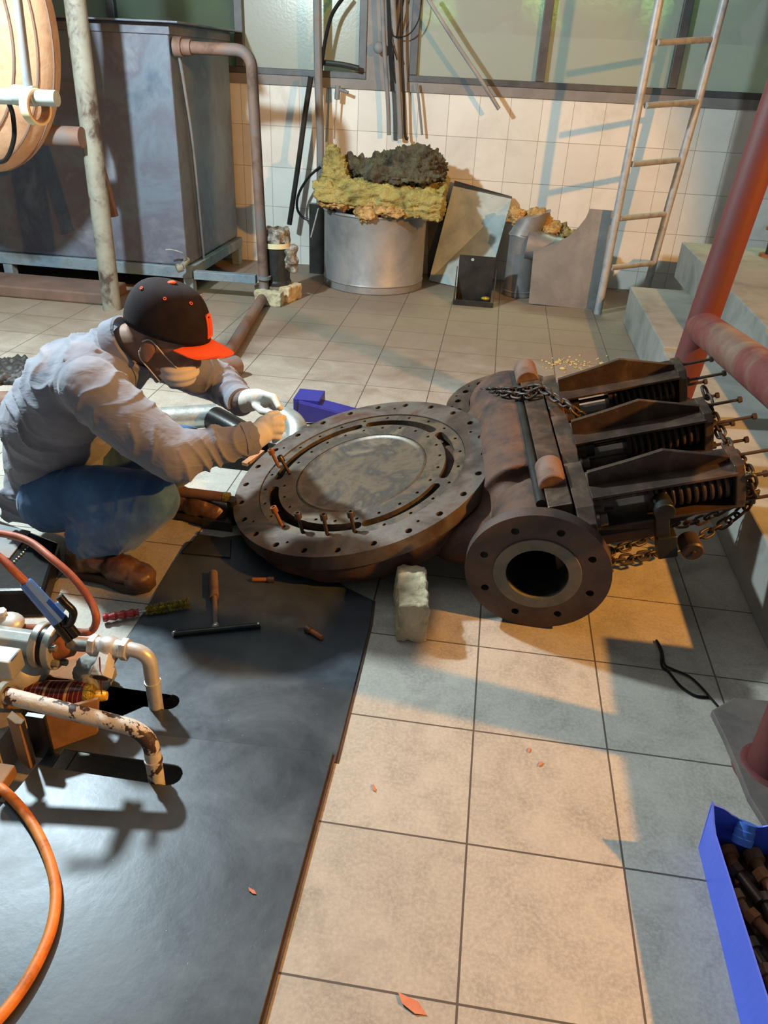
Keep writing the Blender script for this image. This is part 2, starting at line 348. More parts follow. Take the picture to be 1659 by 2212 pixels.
def fillet(pts, r, n=8):
    P = [Vector(p) for p in pts]; out = [P[0]]
    for a, b_, c in zip(P, P[1:], P[2:]):
        d1 = (a-b_).normalized(); d2 = (c-b_).normalized(); k = min(r, (a-b_).length*.48, (c-b_).length*.48); s0 = b_+d1*k; s1 = b_+d2*k
        for i in range(n+1): t = i/n; w1 = (1-t)**2; w3 = t*t; w2 = 2*t*(1-t)*.85; out.append((s0*w1+b_*w2+s1*w3)/(w1+w2+w3))
    out.append(P[-1]); return out
def voxel(mb, name, mat, parent=None, vox=.008, smooth=4, warp=None, factor=.5, cut=None):
    o = mb.build(name+'_tmp', mat, None, smooth=False)
    r = o.modifiers.new('r', 'REMESH'); r.mode = 'VOXEL'; r.voxel_size = vox
    if smooth: s = o.modifiers.new('s', 'SMOOTH'); s.iterations = smooth; s.factor = factor
    co = None
    if cut: co = cut.build('cutter', mat, None, smooth=False); m = o.modifiers.new('b', 'BOOLEAN'); m.object = co; m.operation = 'DIFFERENCE'; m.solver = 'EXACT'
    dg = bpy.context.evaluated_depsgraph_get(); dg.update()
    me = bpy.data.meshes.new_from_object(o.evaluated_get(dg)); loc = o.location.copy()
    bpy.data.objects.remove(o)
    if co: bpy.data.objects.remove(co)
    me.name = name
    if warp:
        nrm = [v.normal.copy() for v in me.vertices]
        for v, nn in zip(me.vertices, nrm): v.co = Vector(v.co)+warp(Vector(v.co)+loc, nn)
    if not me.materials: me.materials.append(mat)
    o = bpy.data.objects.new(name, me); COL.objects.link(o)
    if parent: o.parent = parent
    o.location = loc-parent_world(parent); me.shade_smooth(); return o
def share(o, parent=None, loc=None, rot=None, name=None):
    c = o.copy(); COL.objects.link(c)
    if parent is not None: c.parent = parent
    if loc is not None: c.location = loc
    if rot is not None: c.rotation_euler = rot
    return c

# ------------------------------------------------------------------ the setting
def struct(o): o['kind'] = 'structure'; return o
PIT = (-1.02, -.60, .22, .66)
b = MB(); X0, X1, Y0, Y1 = -4.2, 2.6, -1.6, 5.06
px0, px1, py0, py1 = PIT
for lo, hi in (((X0, Y0), (px0, Y1)), ((px1, Y0), (X1, Y1)), ((px0, Y0), (px1, py0)), ((px0, py1), (px1, Y1))):
    b.box((lo[0], lo[1], -.12), (hi[0], hi[1], 0))
b.box((px0, py0, -.12), (px1, py1, -.10))
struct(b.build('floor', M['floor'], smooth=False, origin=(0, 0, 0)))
YW = 5.06
b = MB().box((-4.2, YW, 0), (2.6, YW+.12, 1.165)); struct(b.build('wall_back', M['wall'], smooth=False, origin=(0, YW, 0)))
# sill band and column pieces above the tiles
b = MB().box((-4.2, YW-.015, 1.165), (2.6, YW+.12, 1.222)); struct(b.build('trim_1', M['sill'], smooth=False))
b = MB().box((-1.03, YW-.01, 1.222), (-.745, YW+.12, 2.6)); struct(b.build('trim_2', M['sill'], smooth=False))
b = MB().box((-4.2, YW-.01, 2.56), (3.6, YW+.12, 3.3)); struct(b.build('trim_3', M['sill'], smooth=False))
struct(MB().box((-4.2, -1.6, 3.3), (3.6, YW+.12, 3.4)).build('ceiling', M['sill'], smooth=False))
def window(name, x0, x1, mull, rail):
    t = bpy.data.objects.new(name, None); COL.objects.link(t); t.location = ((x0+x1)/2, YW, 1.222); struct(t)
    fr = MB(); w = .05
    fr.box((x0, YW-.02, 1.222), (x1, YW+.05, 1.262)); fr.box((x0, YW-.02, 2.5), (x1, YW+.05, 2.56))
    fr.box((x0, YW-.02, 1.262), (x0+w, YW+.05, 2.5)); fr.box((x1-w, YW-.02, 1.262), (x1, YW+.05, 2.5))
    fr.build('window_frame', M['frame'], t, smooth=False, bev=.004)
    for m_ in mull: MB().box((m_-.028, YW-.03, 1.262), (m_+.028, YW+.05, 2.5)).build('mullion', M['frame'], t, smooth=False, bev=.004)
    xs = [x0+w]+mull+[x1-w]
    for a, c in zip(xs, xs[1:]): MB().box((a, YW+.015, 1.262), (c, YW+.021, 2.5)).build('window_pane', M['glass'], t, smooth=False)
    return t
window('window_1', -4.1, -1.03, [-1.88, -2.75, -3.5], 0)
window('window_2', -.745, 2.55, [.10, .925, 1.75], 0)
# outside: low wall, hedge
b = MB().box((-5, 7.0, -.1), (5, 7.12, 1.58)); tag(b.build('garden_wall', M['outwall'], smooth=False), 'grey garden wall seen blurred behind the frosted windows', 'wall')
b = MB().box((-5, 6.98, 1.50), (1.3, 7.0, 1.53)); 
hb = MB(); random.seed(3)
for i in range(90): hb.ell((random.uniform(-4.5, 5), 9.2+random.uniform(-.3, .3), random.uniform(.9, 3.6)), [random.uniform(.3, .6)]*3, 10, 7)
tag(hb.build('hedge', M['hedge']), 'sunlit green hedge behind the garden wall outside the windows', 'hedge', kind='stuff')
# concrete steps on the right (two tiers; tall near block added unseen to shade the floor)
SX = .765
b = MB(); b.box((SX, 2.98, 0), (2.6, 4.17, .222)); b.box((SX, .88, 0), (2.6, 2.98, .205)); b.box((SX+.01, -1.2, 0), (2.6, .88, .41)); b.box((1.10, 2.70, .205), (2.6, 4.60, .425)); b.box((1.10, -1.2, .205), (2.6, 2.70, .40))
o = b.build('concrete_steps', M['concrete'], smooth=False, bev=.006); tag(o, 'grey concrete steps rising along the right side behind the red railing, with an added unseen shading block', 'steps')
b = MB(); pad = [PZ(1533, 1545), PZ(1560, 1600), PZ(1588, 1668), PZ(1612, 1730), PZ(1655, 1800)]
outer = [(p.x, p.y) for p in pad]+[(.76, .33), (.76, .82), (.62, .81)]
b.prism(outer, [], 0, .018); tag(b.build('concrete_pad', M['concrete_dark'], bev=.004, smooth=False), 'thin grey concrete pad under the near red railing post', 'pad')
# brown plinth under the blue-grey tank
b = MB().box((-4.1, 3.60, 0), (-2.32, 3.905, .068)); tag(b.build('plinth', M['concrete_brown'], smooth=False, bev=.01), 'low brown concrete plinth in front of the blue-grey tank', 'plinth')

# ------------------------------------------------------------------ steel floor plates
def plate(name, px, holes, z0, z1, label, rim=3):
    q = [PZ(x, y, z1) for x, y in px]
    b = MB(); b.prism([(p.x, p.y) for p in q], holes, z0, z1)
    o = tag(b.build(name, M['plate'], smooth=False, bev=.0015), label, 'floor plate', 'steel floor plates')
    e = q[:rim]; e2 = [Vector((v.x+.007, v.y, 0)) for v in e]; m = MB(); m.prism([(p.x-.002, p.y) for p in e]+[(p.x, p.y) for p in reversed(e2)], [], .0004, z0*.8+.0008); m.build('rusty_edge', M['edge_rust'], o, smooth=False); return o
def stadium(x0, x1, yc, r, n=10):
    out = [(x1+r*math.sin(PI*i/n), yc-r*math.cos(PI*i/n)) for i in range(n+1)]
    return out+[(x0, yc+r), (x0, yc-r)]
s1 = PZ(345, 1672, .008); s2 = PZ(342, 1512, .006)
plate('floor_plate', [(720, 1625), (560, 2212), (500, 2480), (-300, 2480), (-300, 2050), (40, 1700), (150, 1568)], [stadium(s1.x-.225, s1.x+.022, s1.y, .026)], .0055, .0105, 'near dark steel floor plate with a long slot, bottom left of the floor')
plate('floor_plate', [(806, 1296), (800, 1345), (725, 1645), (430, 1618), (100, 1618), (275, 1380), (402, 1170), (560, 1150), (750, 1270)], [stadium(s2.x-.20, s2.x+.025, s2.y, .024)], .001, .005, 'far dark steel floor plate carrying the tools in front of the valve')

# ------------------------------------------------------------------ the valve
O = Vector((-.4143, 1.4441, .2))
n_ = Vector((-.2747, -.1406, 1)).normalized()
w0 = Vector((.0488, 1, .1146)); w0 = (w0-n_*w0.dot(n_)).normalized(); u0 = w0.cross(n_)
th = math.radians(8.7)
u_ = u0*math.cos(th)+w0*math.sin(th); w_ = -u0*math.sin(th)+w0*math.cos(th)
VF = (O, u_, w_, n_)      # valve frame: p along the yokes, q away from camera, c up
VF0 = (O, u0, w0, n_)
def V(p, q, c): return O+u_*p+w_*q+n_*c
def V0(a, b_, c): return O+u0*a+w0*b_+n_*c
valve = thing('industrial_valve', 'large rusty disc valve with three spring yokes lying tilted on the tiled floor', 'valve', (O.x, O.y, 0))
dg_ = math.degrees(th)
# outer flange ring
holes = [circ(.393*math.cos(math.radians(3-dg_+15*k)), .393*math.sin(math.radians(3-dg_+15*k)), .0105, 14) for k in range(24)]
small = [circ(.372*math.cos(math.radians(a-dg_)), .372*math.sin(math.radians(a-dg_)), .005, 10) for a in (83, -51, -113, -142, 150, 25)]
b = MB(VF); b.prism(circ(0, 0, .419, 96), holes+small+[circ(0, 0, .334, 96)], -.048, 0); b.build('outer_flange', M['flange_face'], valve)
# housing under the ring
b = MB(VF); b.lathe((0, 0, 0), (0, 0, 1), [(.30, -.085), (.335, -.046), (.408, -.046), (.410, -.085), (.398, -.115), (.36, -.150), (.2, -.158), (.02, -.158)], 96)
b.v = [Vector((v.x, v.y, max(v.z, .008+.02*math.hypot(v.x-O.x, v.y-O.y)))) for v in b.v]
b.build('disc_housing', M['rust'], valve)
b = MB(VF); b.ell((.12, -.02, -.11), (.28, .33, .085), 40, 16); b.build('lower_housing', M['rust'], valve)
# recessed cover ring with slots
slots = [arcslot(.272, .301, -14-dg_, 36-dg_), arcslot(.272, .301, 45-dg_, 96-dg_), arcslot(.272, .301, 104-dg_, 178-dg_), arcslot(.270, .303, -168-dg_, -80-dg_, 24), arcslot(.272, .301, -74-dg_, -25-dg_)]
hs = [circ(.318*math.cos(math.radians(a)), .318*math.sin(math.radians(a)), .0055, 10) for a in [10-dg_+15*k for k in range(24)]]
hs2 = [circ(.254*math.cos(math.radians(a)), .254*math.sin(math.radians(a)), .0055, 10) for a in [10-dg_+15*k for k in range(24)]]
b = MB(VF); b.prism(circ(0, 0, .3325, 96), slots+hs+hs2+[circ(0, 0, .2125, 72)], -.030, -.004); b.build('cover_ring', M['machined'], valve)
b = MB(VF); b.lathe((0, 0, 0), (0, 0, 1), [(.212, -.03), (.212, -.006), (.205, -.002), (.198, -.007), (.19, -.008), (.02, -.008)], 72); b.build('centre_disc', M['machined'], valve)
b = MB(VF); b.prism(circ(0, 0, .332, 72), [], -.098, -.085); b.build('inner_floor', M['black'], valve)
# loose cap screws standing in the ring
for (a, r, tl) in ((-127, .318, .10), (-111, .316, -.05), (-96, .314, -.10), (-81, .313, -.08), (173, .256, .22), (166, .318, .12)):
    p = V0(r*math.cos(math.radians(a)), r*math.sin(math.radians(a)), -.012); d = (n_+u_*(-tl)+w_*.1).normalized()
    q = MB(); q.cyl(p, p+d*.058, .0055, n=12); q.lathe(p+d*.056, d, [(.0105, 0), (.0105, .016), (.0095, .018), (.0058, .018), (.0052, .008), (.0005, .008)], 14)
    q.build('cap_screw', M['rust_bright'] if a in (-127, 166) else M['bar_metal'], valve)
# front pipe flange, facing the camera
FC = Vector((.1275, .9898, .187)); nf = Vector((-.0488, -1, -.1146)).normalized()
fx = Vector((0, 0, 1)).cross(nf).normalized(); fy = nf.cross(fx); FF = (FC, fx, fy, nf)
# valve body (one casting: cross pipe, neck, shoulders)
b = MB(VF)
b.cyl((.487, -.20, -.094), (.487, .40, -.094), .138, n=48); b.cyl((.487, .38, -.094), (.487, .44, -.10), .138, .11, n=48)
b.ell((.40, .0, -.13), (.19, .33, .105), 40, 20); b.ell((.45, .02, -.10), (.10, .37, .125), 40, 20)
b.ell((.30, .26, -.085), (.15, .11, .055), 24, 12); b.ell((.33, -.27, -.125), (.14, .09, .07), 24, 12)
b.cyl((.43, .37, -.20), (.41, .37, -.05), .14, .14, n=40)
b.box((.49, -.30, -.20), (.545, .37, .0))
voxel(b, 'valve_body', M['rust'], valve, .009, 5, cut=MB(FF).cyl((0, 0, -.50), (0, 0, .01), .086, n=40))
# rear flange (facing up)
RC = (.405*math.cos(th)+.42*math.sin(th), -.405*math.sin(th)+.42*math.cos(th))
hh = [circ(RC[0]+.148*math.cos(PI*2*k/14+.2), RC[1]+.148*math.sin(PI*2*k/14+.2), .0115, 14) for k in range(14)]
hh2 = [circ(RC[0]+.166*math.cos(PI*2*(k+.5)/14+.2), RC[1]+.166*math.sin(PI*2*(k+.5)/14+.2), .004, 8) for k in range(14)]
b = MB(VF); b.prism(circ(RC[0], RC[1], .187, 64), hh+hh2+[circ(RC[0], RC[1], .107, 40)], -.062, -.035); b.build('rear_flange', M['bar_metal'], valve)
b = MB(VF); b.lathe((RC[0], RC[1], -.10), (0, 0, 1), [(.107, .05), (.107, 0), (.01, 0)], 40, caps=False); b.build('rear_bore', M['rust_bright'], valve)
hh = [circ(.146*math.cos(PI/4*k+PI/8+.12), .146*math.sin(PI/4*k+PI/8+.12), .0105, 16) for k in range(8)]
b = MB(FF); b.prism(circ(0, 0, .187, 80), hh+[circ(0, 0, .1, 48)], -.036, 0); b.build('pipe_flange', M['dark_ring'], valve)
b = MB(FF); b.prism(circ(0, 0, .113, 64), [circ(0, 0, .080, 48)], -.036, .004); b.build('gasket_face', M['greenish'], valve, bev=.002)
b = MB(FF); b.lathe((0, 0, -.21), (0, 0, 1), [(.01, -.22), (.080, -.22), (.080, .205)], 48, caps=False); b.build('bore', M['black'], valve)  # shade of the deep interior put into a black lining
b = MB(FF); b.cyl((0, 0, -.235), (0, 0, -.03), .139, .115, n=48, capa=False, capb=False); b.build('pipe_neck', M['rust'], valve)
# bonnet joint: groove strip, bar, lifting lugs
b = MB(VF); b.cyl((.524, -.385, .034), (.524, .37, .034), .014, n=16); b.build('seam_rod', M['blackmetal'], valve)
b = MB(VF); b.box((.538, -.425, -.19), (.60, .39, .050)); b.build('bonnet_bar', M['bar_metal'], valve, smooth=False, bev=.003)
for q0, q1 in ((-.335, -.235), (.275, .375)):
    b = MB(VF); b.lathe((.563, q0, .046), (0, 1, 0), [(.034, 0), (.037, .003), (.037, q1-q0)], 24); b.build('lug', M['pipe_rust'], valve)
# three spring yokes
for k in range(3):
    qc = -.352+.264*k; dp = 0.0
    F_ = (V(.605, qc, -.008), u_, w_, n_)
    b = MB(F_); b.prism([(-.125, -.15), (.125, -.15), (.125, .0), (.125, .048), (-.095, .048), (-.125, .02)], [], 0, .045)
    # block polygon lives in (q,c): rebuild in a rotated frame
    b = MB((V(.605, qc, -.008), w_, n_, u_)); b.prism([(-.12, -.16), (.12, -.16), (.124, .02), (.124, .05), (-.085, .05), (-.124, .02)], [], 0, .046)
    yoke = b.build('spring_yoke', M['bar_metal'], valve, smooth=False, bev=.003)
    for sgn in (1, -1):
        z = .046*sgn; t = .008*sgn
        q = MB(F_); lo = (.046, -.060, min(z, z+t)); hi = (.400, .060, max(z, z+t)); q.box(lo, hi)
        q.fr = None; rb = [(.046, 0), (.40, 0), (.40, .022), (.235, .078), (.15, .064), (.046, .050)]
        q.loops([[V(.605, qc+.0, -.008)+u_*x+w_*yy+n_*(sgn*(.046+y_)) for x, y_ in rb] for yy in (-.006, .006)])
        q.build('yoke_bar', M['bar_metal'] if sgn > 0 else M['rust_dark'], yoke, smooth=False, bev=.0015)
    q = MB((V(.605, qc, -.008), w_, n_, u_)); q.prism([(-.052, -.060), (.052, -.060), (.06, -.03), (.06, .045), (.045, .068), (-.045, .068), (-.06, .045), (-.06, -.03)], [], .395, .42)
    q.build('end_cap', M['bar_metal'], yoke, smooth=False, bev=.003)
    hel = [(.20+.19*i/220, .045*math.cos(i*2*PI*10/220), .042*math.sin(i*2*PI*10/220)) for i in range(221)]
    q = MB(F_); q.tube(hel, .006, 8); q.build('coil_spring', M['rust_dark'], yoke)
    q = MB(F_); q.cyl((.188, 0, 0), (.20, 0, 0), .05, n=32); q.cyl((.20, 0, 0), (.40, 0, 0), .03, n=20); q.build('spring_seat', M['rust_dark'], yoke)
    q = MB(F_); q.cyl((.046, 0, 0), (.075, 0, 0), .042, n=32); q.cyl((.075, 0, 0), (.10, 0, 0), .03, n=24); q.cyl((.10, -.012, .008), (.19, -.012, .008), .006, n=12); q.cyl((.10, .012, -.006), (.19, .012, -.006), .006, n=12); q.build('stem', M['bar_metal'], yoke)
    for (yy, zz, ln) in ((.03, .045, .10), (-.045, .03, .115), (.04, -.035, .085), (-.048, -.04, .095)):
        q = MB(F_); q.cyl((.41, yy, zz), (.42+ln, yy, zz), .0045, n=10); q.cyl((.418+ln-.008, yy, zz), (.42+ln, yy, zz), .009, n=6); q.cyl((.41, yy, zz), (.428, yy, zz), .010, n=6); q.build('stud_bolt', M['rust_dark'], yoke)
    for yy in (-.088, .088):
        for zz in (.0, -.11):
            q = MB(F_); q.cyl((.04, yy, zz), (.055, yy, zz), .02, n=20); q.cyl((.055, yy, zz), (.075, yy, zz), .015, n=6); q.build('hex_bolt', M['bar_metal'], yoke, ang=20)
# bracket + roller pin under the nearest yoke
b = MB(VF); b.box((.80, -.43, -.15), (.835, -.40, .0)); b.cyl((.82, -.45, -.01), (.82, -.39, -.01), .026, n=24); b.box((.80, -.44, -.17), (.85, -.40, -.10)); b.build('bracket', M['blackmetal'], valve, bev=.003)
b = MB(VF); b.lathe((.885, -.40, -.15), (0, -1, 0), [(.02, 0), (.028, .0), (.028, .05), (.024, .055), (.006, .055), (.005, .06), (.001, .06)], 28); b.build('roller_pin', M['rust_dark'], valve)
# lower yoke carrier beam
b = MB(VF); b.box((.64, -.34, -.175), (.86, .34, -.14)); b.build('carrier_beam', M['rust_dark'], valve, smooth=False, bev=.003)

# ------------------------------------------------------------------ chains
def chain(pts, label, pitch=.030, wr=.0043, name='chain', mat='rust_dark', cat='chain'):
    C = bez(pts, 40); L = [0]
    for a, c in zip(C, C[1:]): L.append(L[-1]+(c-a).length)
    root = thing(name, label, cat, Vector((C[0].x, C[0].y, min(p.z for p in C))))
    hl = pitch*.72; hw = pitch*.42
    base_pts = []
    for i in range(20):
        t = 2*PI*i/20; x = math.cos(t); y = math.sin(t)
        base_pts.append(Vector(((hl-hw)*(1 if x > 0 else -1)*min(1, abs(x)*3)+hw*x, hw*y, 0)))
    mbk = MB(); mbk.tube(base_pts, wr, 8, closed=True); proto = None; s = 0; i = 0
    while s < L[-1]:
        j = next(k for k in range(len(L)) if L[k] >= s); a = C[max(j-1, 0)]; c = C[min(j+1, len(C)-1)]; d = (c-a).normalized(); p = C[j]
        x, y, _ = frame_of(d); tw = (0.6 if i % 2 else 0.6+PI/2)+random.uniform(-.2, .2)
        yy = x*math.cos(tw)+y*math.sin(tw); zz = d.cross(yy)
        if proto is None:
            proto = mbk.build('link', M[mat], root, origin=(0, 0, 0)); o = proto
        else: o = share(proto, root)
        R = Matrix((d, yy, zz)).transposed(); o.rotation_euler = R.to_euler(); o.location = p-root.location
        s += pitch; i += 1
    return root
def vpx(x, y, c, q=None): return PP(x, y, O+n_*c, n_)
chain([PZ(1290, 1195, .10), PZ(1325, 1190, .105), PZ(1390, 1165, .115), PZ(1450, 1135, .125), PZ(1510, 1125, .14), PZ(1570, 1095, .20), PZ(1612, 1068, .28), V(1.04, -.40, .0), V(1.035, -.36, .03), V(1.04, -.25, .0), V(1.04, -.10, .01), V(1.04, .0, .06)], 'rusty lifting chain wrapped around the ends of the spring yokes, upper strand')
chain([PZ(1290, 1215, .085), PZ(1335, 1210, .09), PZ(1400, 1198, .09), PZ(1470, 1180, .10), PZ(1530, 1150, .12), PZ(1580, 1120, .17), PZ(1618, 1085, .25), V(1.045, -.41, -.02)], 'rusty lifting chain strand running low past the roller under the nearest yoke')
c1 = [vpx(1020, 862, -.05), vpx(1035, 848, -.01), vpx(1075, 842, .05), vpx(1120, 842, .062), vpx(1165, 838, .072), vpx(1200, 858, .066), vpx(1235, 882, .06), vpx(1258, 900, .02)]
chain(c1, 'dark chain lying across the top of the valve body into the rear flange', .026)
c2 = [vpx(1022, 870, -.05), vpx(1045, 856, .0), vpx(1090, 850, .055), vpx(1135, 856, .062), vpx(1172, 842, .075), vpx(1210, 868, .07)]
chain(c2, 'second short strand of dark chain beside the first on the valve body', .026)

# bricks supporting the valve
def brick(name, cpx, L_, W_, H_, rz, z0, label, mat='brick', group='pale bricks'):
    c = PZ(*cpx, z0) if len(cpx) == 2 else Vector(cpx); b = MB((Vector((c.x, c.y, z0)), Vector((math.cos(rz), math.sin(rz), 0)), Vector((-math.sin(rz), math.cos(rz), 0)), Vector((0, 0, 1))))
    b.box((-L_/2, -W_/2, 0), (L_/2, W_/2, H_)); o = voxel(b, name, M[mat], None, .006, 2, lambda p, n: n*(.006*(noise.noise(p*35)))+n*.003*noise.noise(p*90)); o.data.materials.clear(); o.data.materials.append(M[mat])
    return tag(o, label, 'brick', group)
brick('brick', (-.190, .975, 0), .080, .19, .118, .16, 0, 'pale chipped brick standing under the edge of the round valve flange')

# ------------------------------------------------------------------ background equipment
def qbox(name, lo, hi, mat, label=None, cat=None, parent=None, bev=.004):
    o = MB().box(lo, hi).build(name, M[mat], parent, smooth=False, bev=bev)
    if label: tag(o, label, cat)
    return o
# blue-grey tank
t = thing('steel_tank', 'large blue-grey rectangular steel tank on short legs at the left back', 'tank', (-3.0, 4.4, 0))
MB().box((-4.1, 3.95, .185), (-1.93, 4.96, 1.45)).build('tank_body', M['tank'], t, smooth=False, bev=.01)
MB().box((-4.15, 3.885, 1.452), (-1.85, 5.02, 1.462)).box((-4.1, 3.94, 1.40), (-1.92, 4.97, 1.452)).build('tank_rim', M['tank'], t, smooth=False, bev=.003)
MB().box((-4.1, 3.925, .115), (-1.90, 3.985, .183)).box((-1.955, 3.985, .115), (-1.90, 4.97, .18)).build('base_frame', M['beam'], t, smooth=False, bev=.004)
for x in (-3.15, -1.955): MB().box((x, 3.93, 0), (x+.06, 3.99, .115)).build('leg', M['beam'], t, smooth=False, bev=.003)
MB().box((-1.955, 4.88, 0), (-1.90, 4.95, .115)).build('leg', M['beam'], t, smooth=False, bev=.003)
p = [PX(388, 125, -1.915), PX(400, 200, -1.915), PX(418, 330, -1.915), PX(440, 560, -1.915)]
MB().tube(bez(p, 8), .010, 10).build('sight_tube', M['pipe_grey'], t)
b = MB(); v0 = PY(405, 562, 3.93); b.cyl(v0, v0+Vector((0, -.09, -.02)), .018, n=16); b.cyl(v0+Vector((0, -.09, -.02)), v0+Vector((-.03, -.11, -.03)), .026, n=16); b.build('drain_valve', M['pipe_old'], t)
b = MB(); b.tube(bez([v0+Vector((0, -.06, 0)), v0+Vector((0, -.06, .05)), v0+Vector((-.06, -.07, .07)), v0+Vector((-.1, -.08, .07))], 6), .005, 8); b.build('drain_handle', M['steel'], t)
# overflow pipe
Yp = 3.985
c0 = PY(395, 102, Yp); c1_ = PY(520, 98, Yp); fbase = Vector((-1.455, Yp, 0)); c2_ = Vector((c1_.x+.075, Yp, c1_.z-.09))
t = thing('overflow_pipe', 'rusty brown pipe looping from the tank side down to the floor', 'pipe', fbase)
path = fillet([c0, Vector((c1_.x+.055, Yp, c0.z)), Vector((fbase.x, Yp, .04)), PZ(495, 760, .04), PZ(425, 835, .04)], .085)
MB().tube(path, .031, 20).build('pipe_run', M['pipe_rust'], t)
b = MB(); d = Vector((1, 0, 0)); b.cyl(c0-d*.045, c0-d*.0, .05, n=24); b.cyl(c0, c0+d*.05, .04, n=20); b.build('pipe_union', M['pipe_rust'], t)
b = MB(); zz = .135; b.cyl((fbase.x, Yp, zz), (fbase.x, Yp, zz+.02), .044, n=24); b.build('pipe_clamp', M['pipe_grey'], t)
o = MB().bar((-1.89, 3.96, .135), (-1.50, 3.97, .135), .05, .05).build('cross_beam', M['beam'], None, smooth=False, bev=.003); tag(o, 'short blue-grey beam between the tank leg and the overflow pipe', 'beam')
# column pipe at the left
t = thing('column_pipe', 'tall pale pipe column with flaking paint in front of the tank', 'pipe', (-2.25, 3.54, 0))
MB().cyl((-2.25, 3.54, 0), (-2.215, 3.54, 2.5), .052, n=32).build('column', M['pipe_old'], t)
MB().bar(PY(170, 180, 3.64), PY(248, 468, 3.64), .035, .03).build('brace', M['pipe_rust'], t, smooth=False)
t = thing('feed_pipe', 'dark brown horizontal pipe running from the boiler drum to the column pipe', 'pipe', PY(30, 290, 3.45))
MB().cyl(PY(-60, 283, 3.45), PY(178, 297, 3.45), .05, n=28).build('pipe_run', M['pipe_rust'], t)
# boiler drum
dc = PY(-72, 60, 3.35)
t = thing('boiler_drum', 'tan plastered end of a boiler drum with curved seams, top left', 'boiler', dc-Vector((0, 0, .6)))
MB().ell(dc, (.44, .30, .64), 64, 40).build('drum_shell', M['insul'], t)
for k in range(5):
    a = .25+.32*k; pts = []
    for i in range(25):
        ph = -1.35+2.7*i/24; x = math.cos(a)*1.0; u = (.44*math.sin(a)*math.cos(ph)); zz = .64*math.sin(a)*math.sin(ph)
        yv = -.30*math.sqrt(max(0, 1-(u/.44)**2-(zz/.64)**2)); pts.append(dc+Vector((u, yv-.004, zz)))
    MB().tube(pts, .006, 6).build('seam', M['pipe_rust'], t)
# pipe with tape roll
t = thing('hanging_pipe', 'thin galvanised pipe poking in from the left edge above the worker', 'pipe', PY(30, 208, 2.3))
MB().cyl(PY(-60, 205, 2.3), PY(123, 213, 2.3), .027, n=24).build('pipe_run', M['galv'], t)
b = MB(); q = PY(60, 207, 2.3); b.cyl(q-Vector((.05, 0, 0)), q+Vector((.03, 0, 0)), .034, n=24); b.build('pipe_sleeve', M['galv'], t)
o = MB().cyl(PY(34, -30, 2.3), PY(62, 196, 2.3), .016, n=16).build('conduit', M['pipe_grey']); tag(o, 'thin upright grey conduit in front of the boiler drum', 'conduit')
tc_ = PY(78, 231, 2.3); ax = Vector((.97, -.22, 0)).normalized()
t = thing('tape_roll', 'roll of cream masking tape hung on the galvanised pipe', 'tape', tc_-Vector((0, 0, .075)))
MB().lathe(tc_-ax*.02, ax, [(.053, 0), (.062, 0), (.062, .036), (.053, .036)], 36, close=True).build('tape', M['tape'], t)
MB().lathe(tc_-ax*.021, ax, [(.049, 0), (.0532, 0), (.0532, .038), (.049, .038)], 36, close=True).build('cardboard_core', M['cork'], t)
o = MB().tube(bez([PY(-20, 350, 2.35), PY(12, 345, 2.35), PY(30, 300, 2.35), PY(28, 250, 2.35), PY(20, 225, 2.33)], 8), .009, 8).build('rubber_hose', M['rubber']); tag(o, 'thin black hose curving down at the far left edge', 'hose')

# steel drum with wool on top
t = thing('steel_drum', 'wide dull steel drum standing against the tiled wall under yellow wool', 'drum', (-.875, 4.66, 0))
prof = [(.02, 0), (.335, 0), (.340, .006), (.338, .045), (.343, .052), (.338, .06), (.340, .47), (.348, .478), (.345, .49), (.332, .49), (.332, .02), (.02, .02)]
MB().lathe((-.875, 4.66, 0), (0, 0, 1), prof, 72).build('drum_shell', M['galv_dull'], t)
def blob(name, shapes, mat, vox, amp, fq, label=None, cat=None, group=None):
    b = MB()
    for s_ in shapes:
        if s_[0] == 'e': b.ell(s_[1], s_[2], 20, 12)
        else: b.hexa(s_[1], s_[2])
    sq = Vector((1, 1, 2.2)) if 'wool' in name else Vector((1, 1, 1))
    o = voxel(b, name, M[mat], None, vox*.75, 1, lambda p, n: n*(amp*.8*noise.noise(p*fq)+amp*.6*noise.noise(p*sq*fq*2.7)+amp*.32*noise.noise(p*sq*fq*7)+amp*.14*noise.noise(p*fq*16)))
    if label: tag(o, label, cat, group)
    return o
zt = .50
def slab(px, y0, y1, zlo, th_): ...
blob('wool_slab', [('h', [Vector((-1.215, 4.30, .575)), Vector((-.42, 4.32, .475)), Vector((-.44, 4.95, .53)), Vector((-1.22, 4.96, .60))], [Vector((-1.225, 4.30, .665)), Vector((-.41, 4.30, .625)), Vector((-.43, 4.97, .69)), Vector((-1.22, 4.98, .70))])], 'wool', .013, .035, 9, 'thick yellow-green slab of glass wool laid across the steel drum', 'insulation')
blob('wool_scrap', [('e', (-1.06, 4.36, .545), (.13, .05, .03)), ('e', (-.88, 4.33, .50), (.08, .05, .05)), ('e', (-.74, 4.32, .525), (.10, .05, .03)), ('e', (-.9, 4.36, .56), (.2, .05, .02))], 'wool_orange', .010, .03, 16, 'torn orange wool scraps hanging over the front of the steel drum rim', 'insulation')
blob('wool_heap', [('e', (-.62, 4.66, .76), (.19, .15, .10)), ('e', (-.80, 4.74, .75), (.16, .14, .07)), ('e', (-.98, 4.70, .73), (.16, .14, .055)), ('e', (-.72, 4.6, .71), (.3, .18, .05))], 'wool_dark', .012, .05, 11, 'grey-brown heap of matted wool on top of the yellow slab', 'insulation')
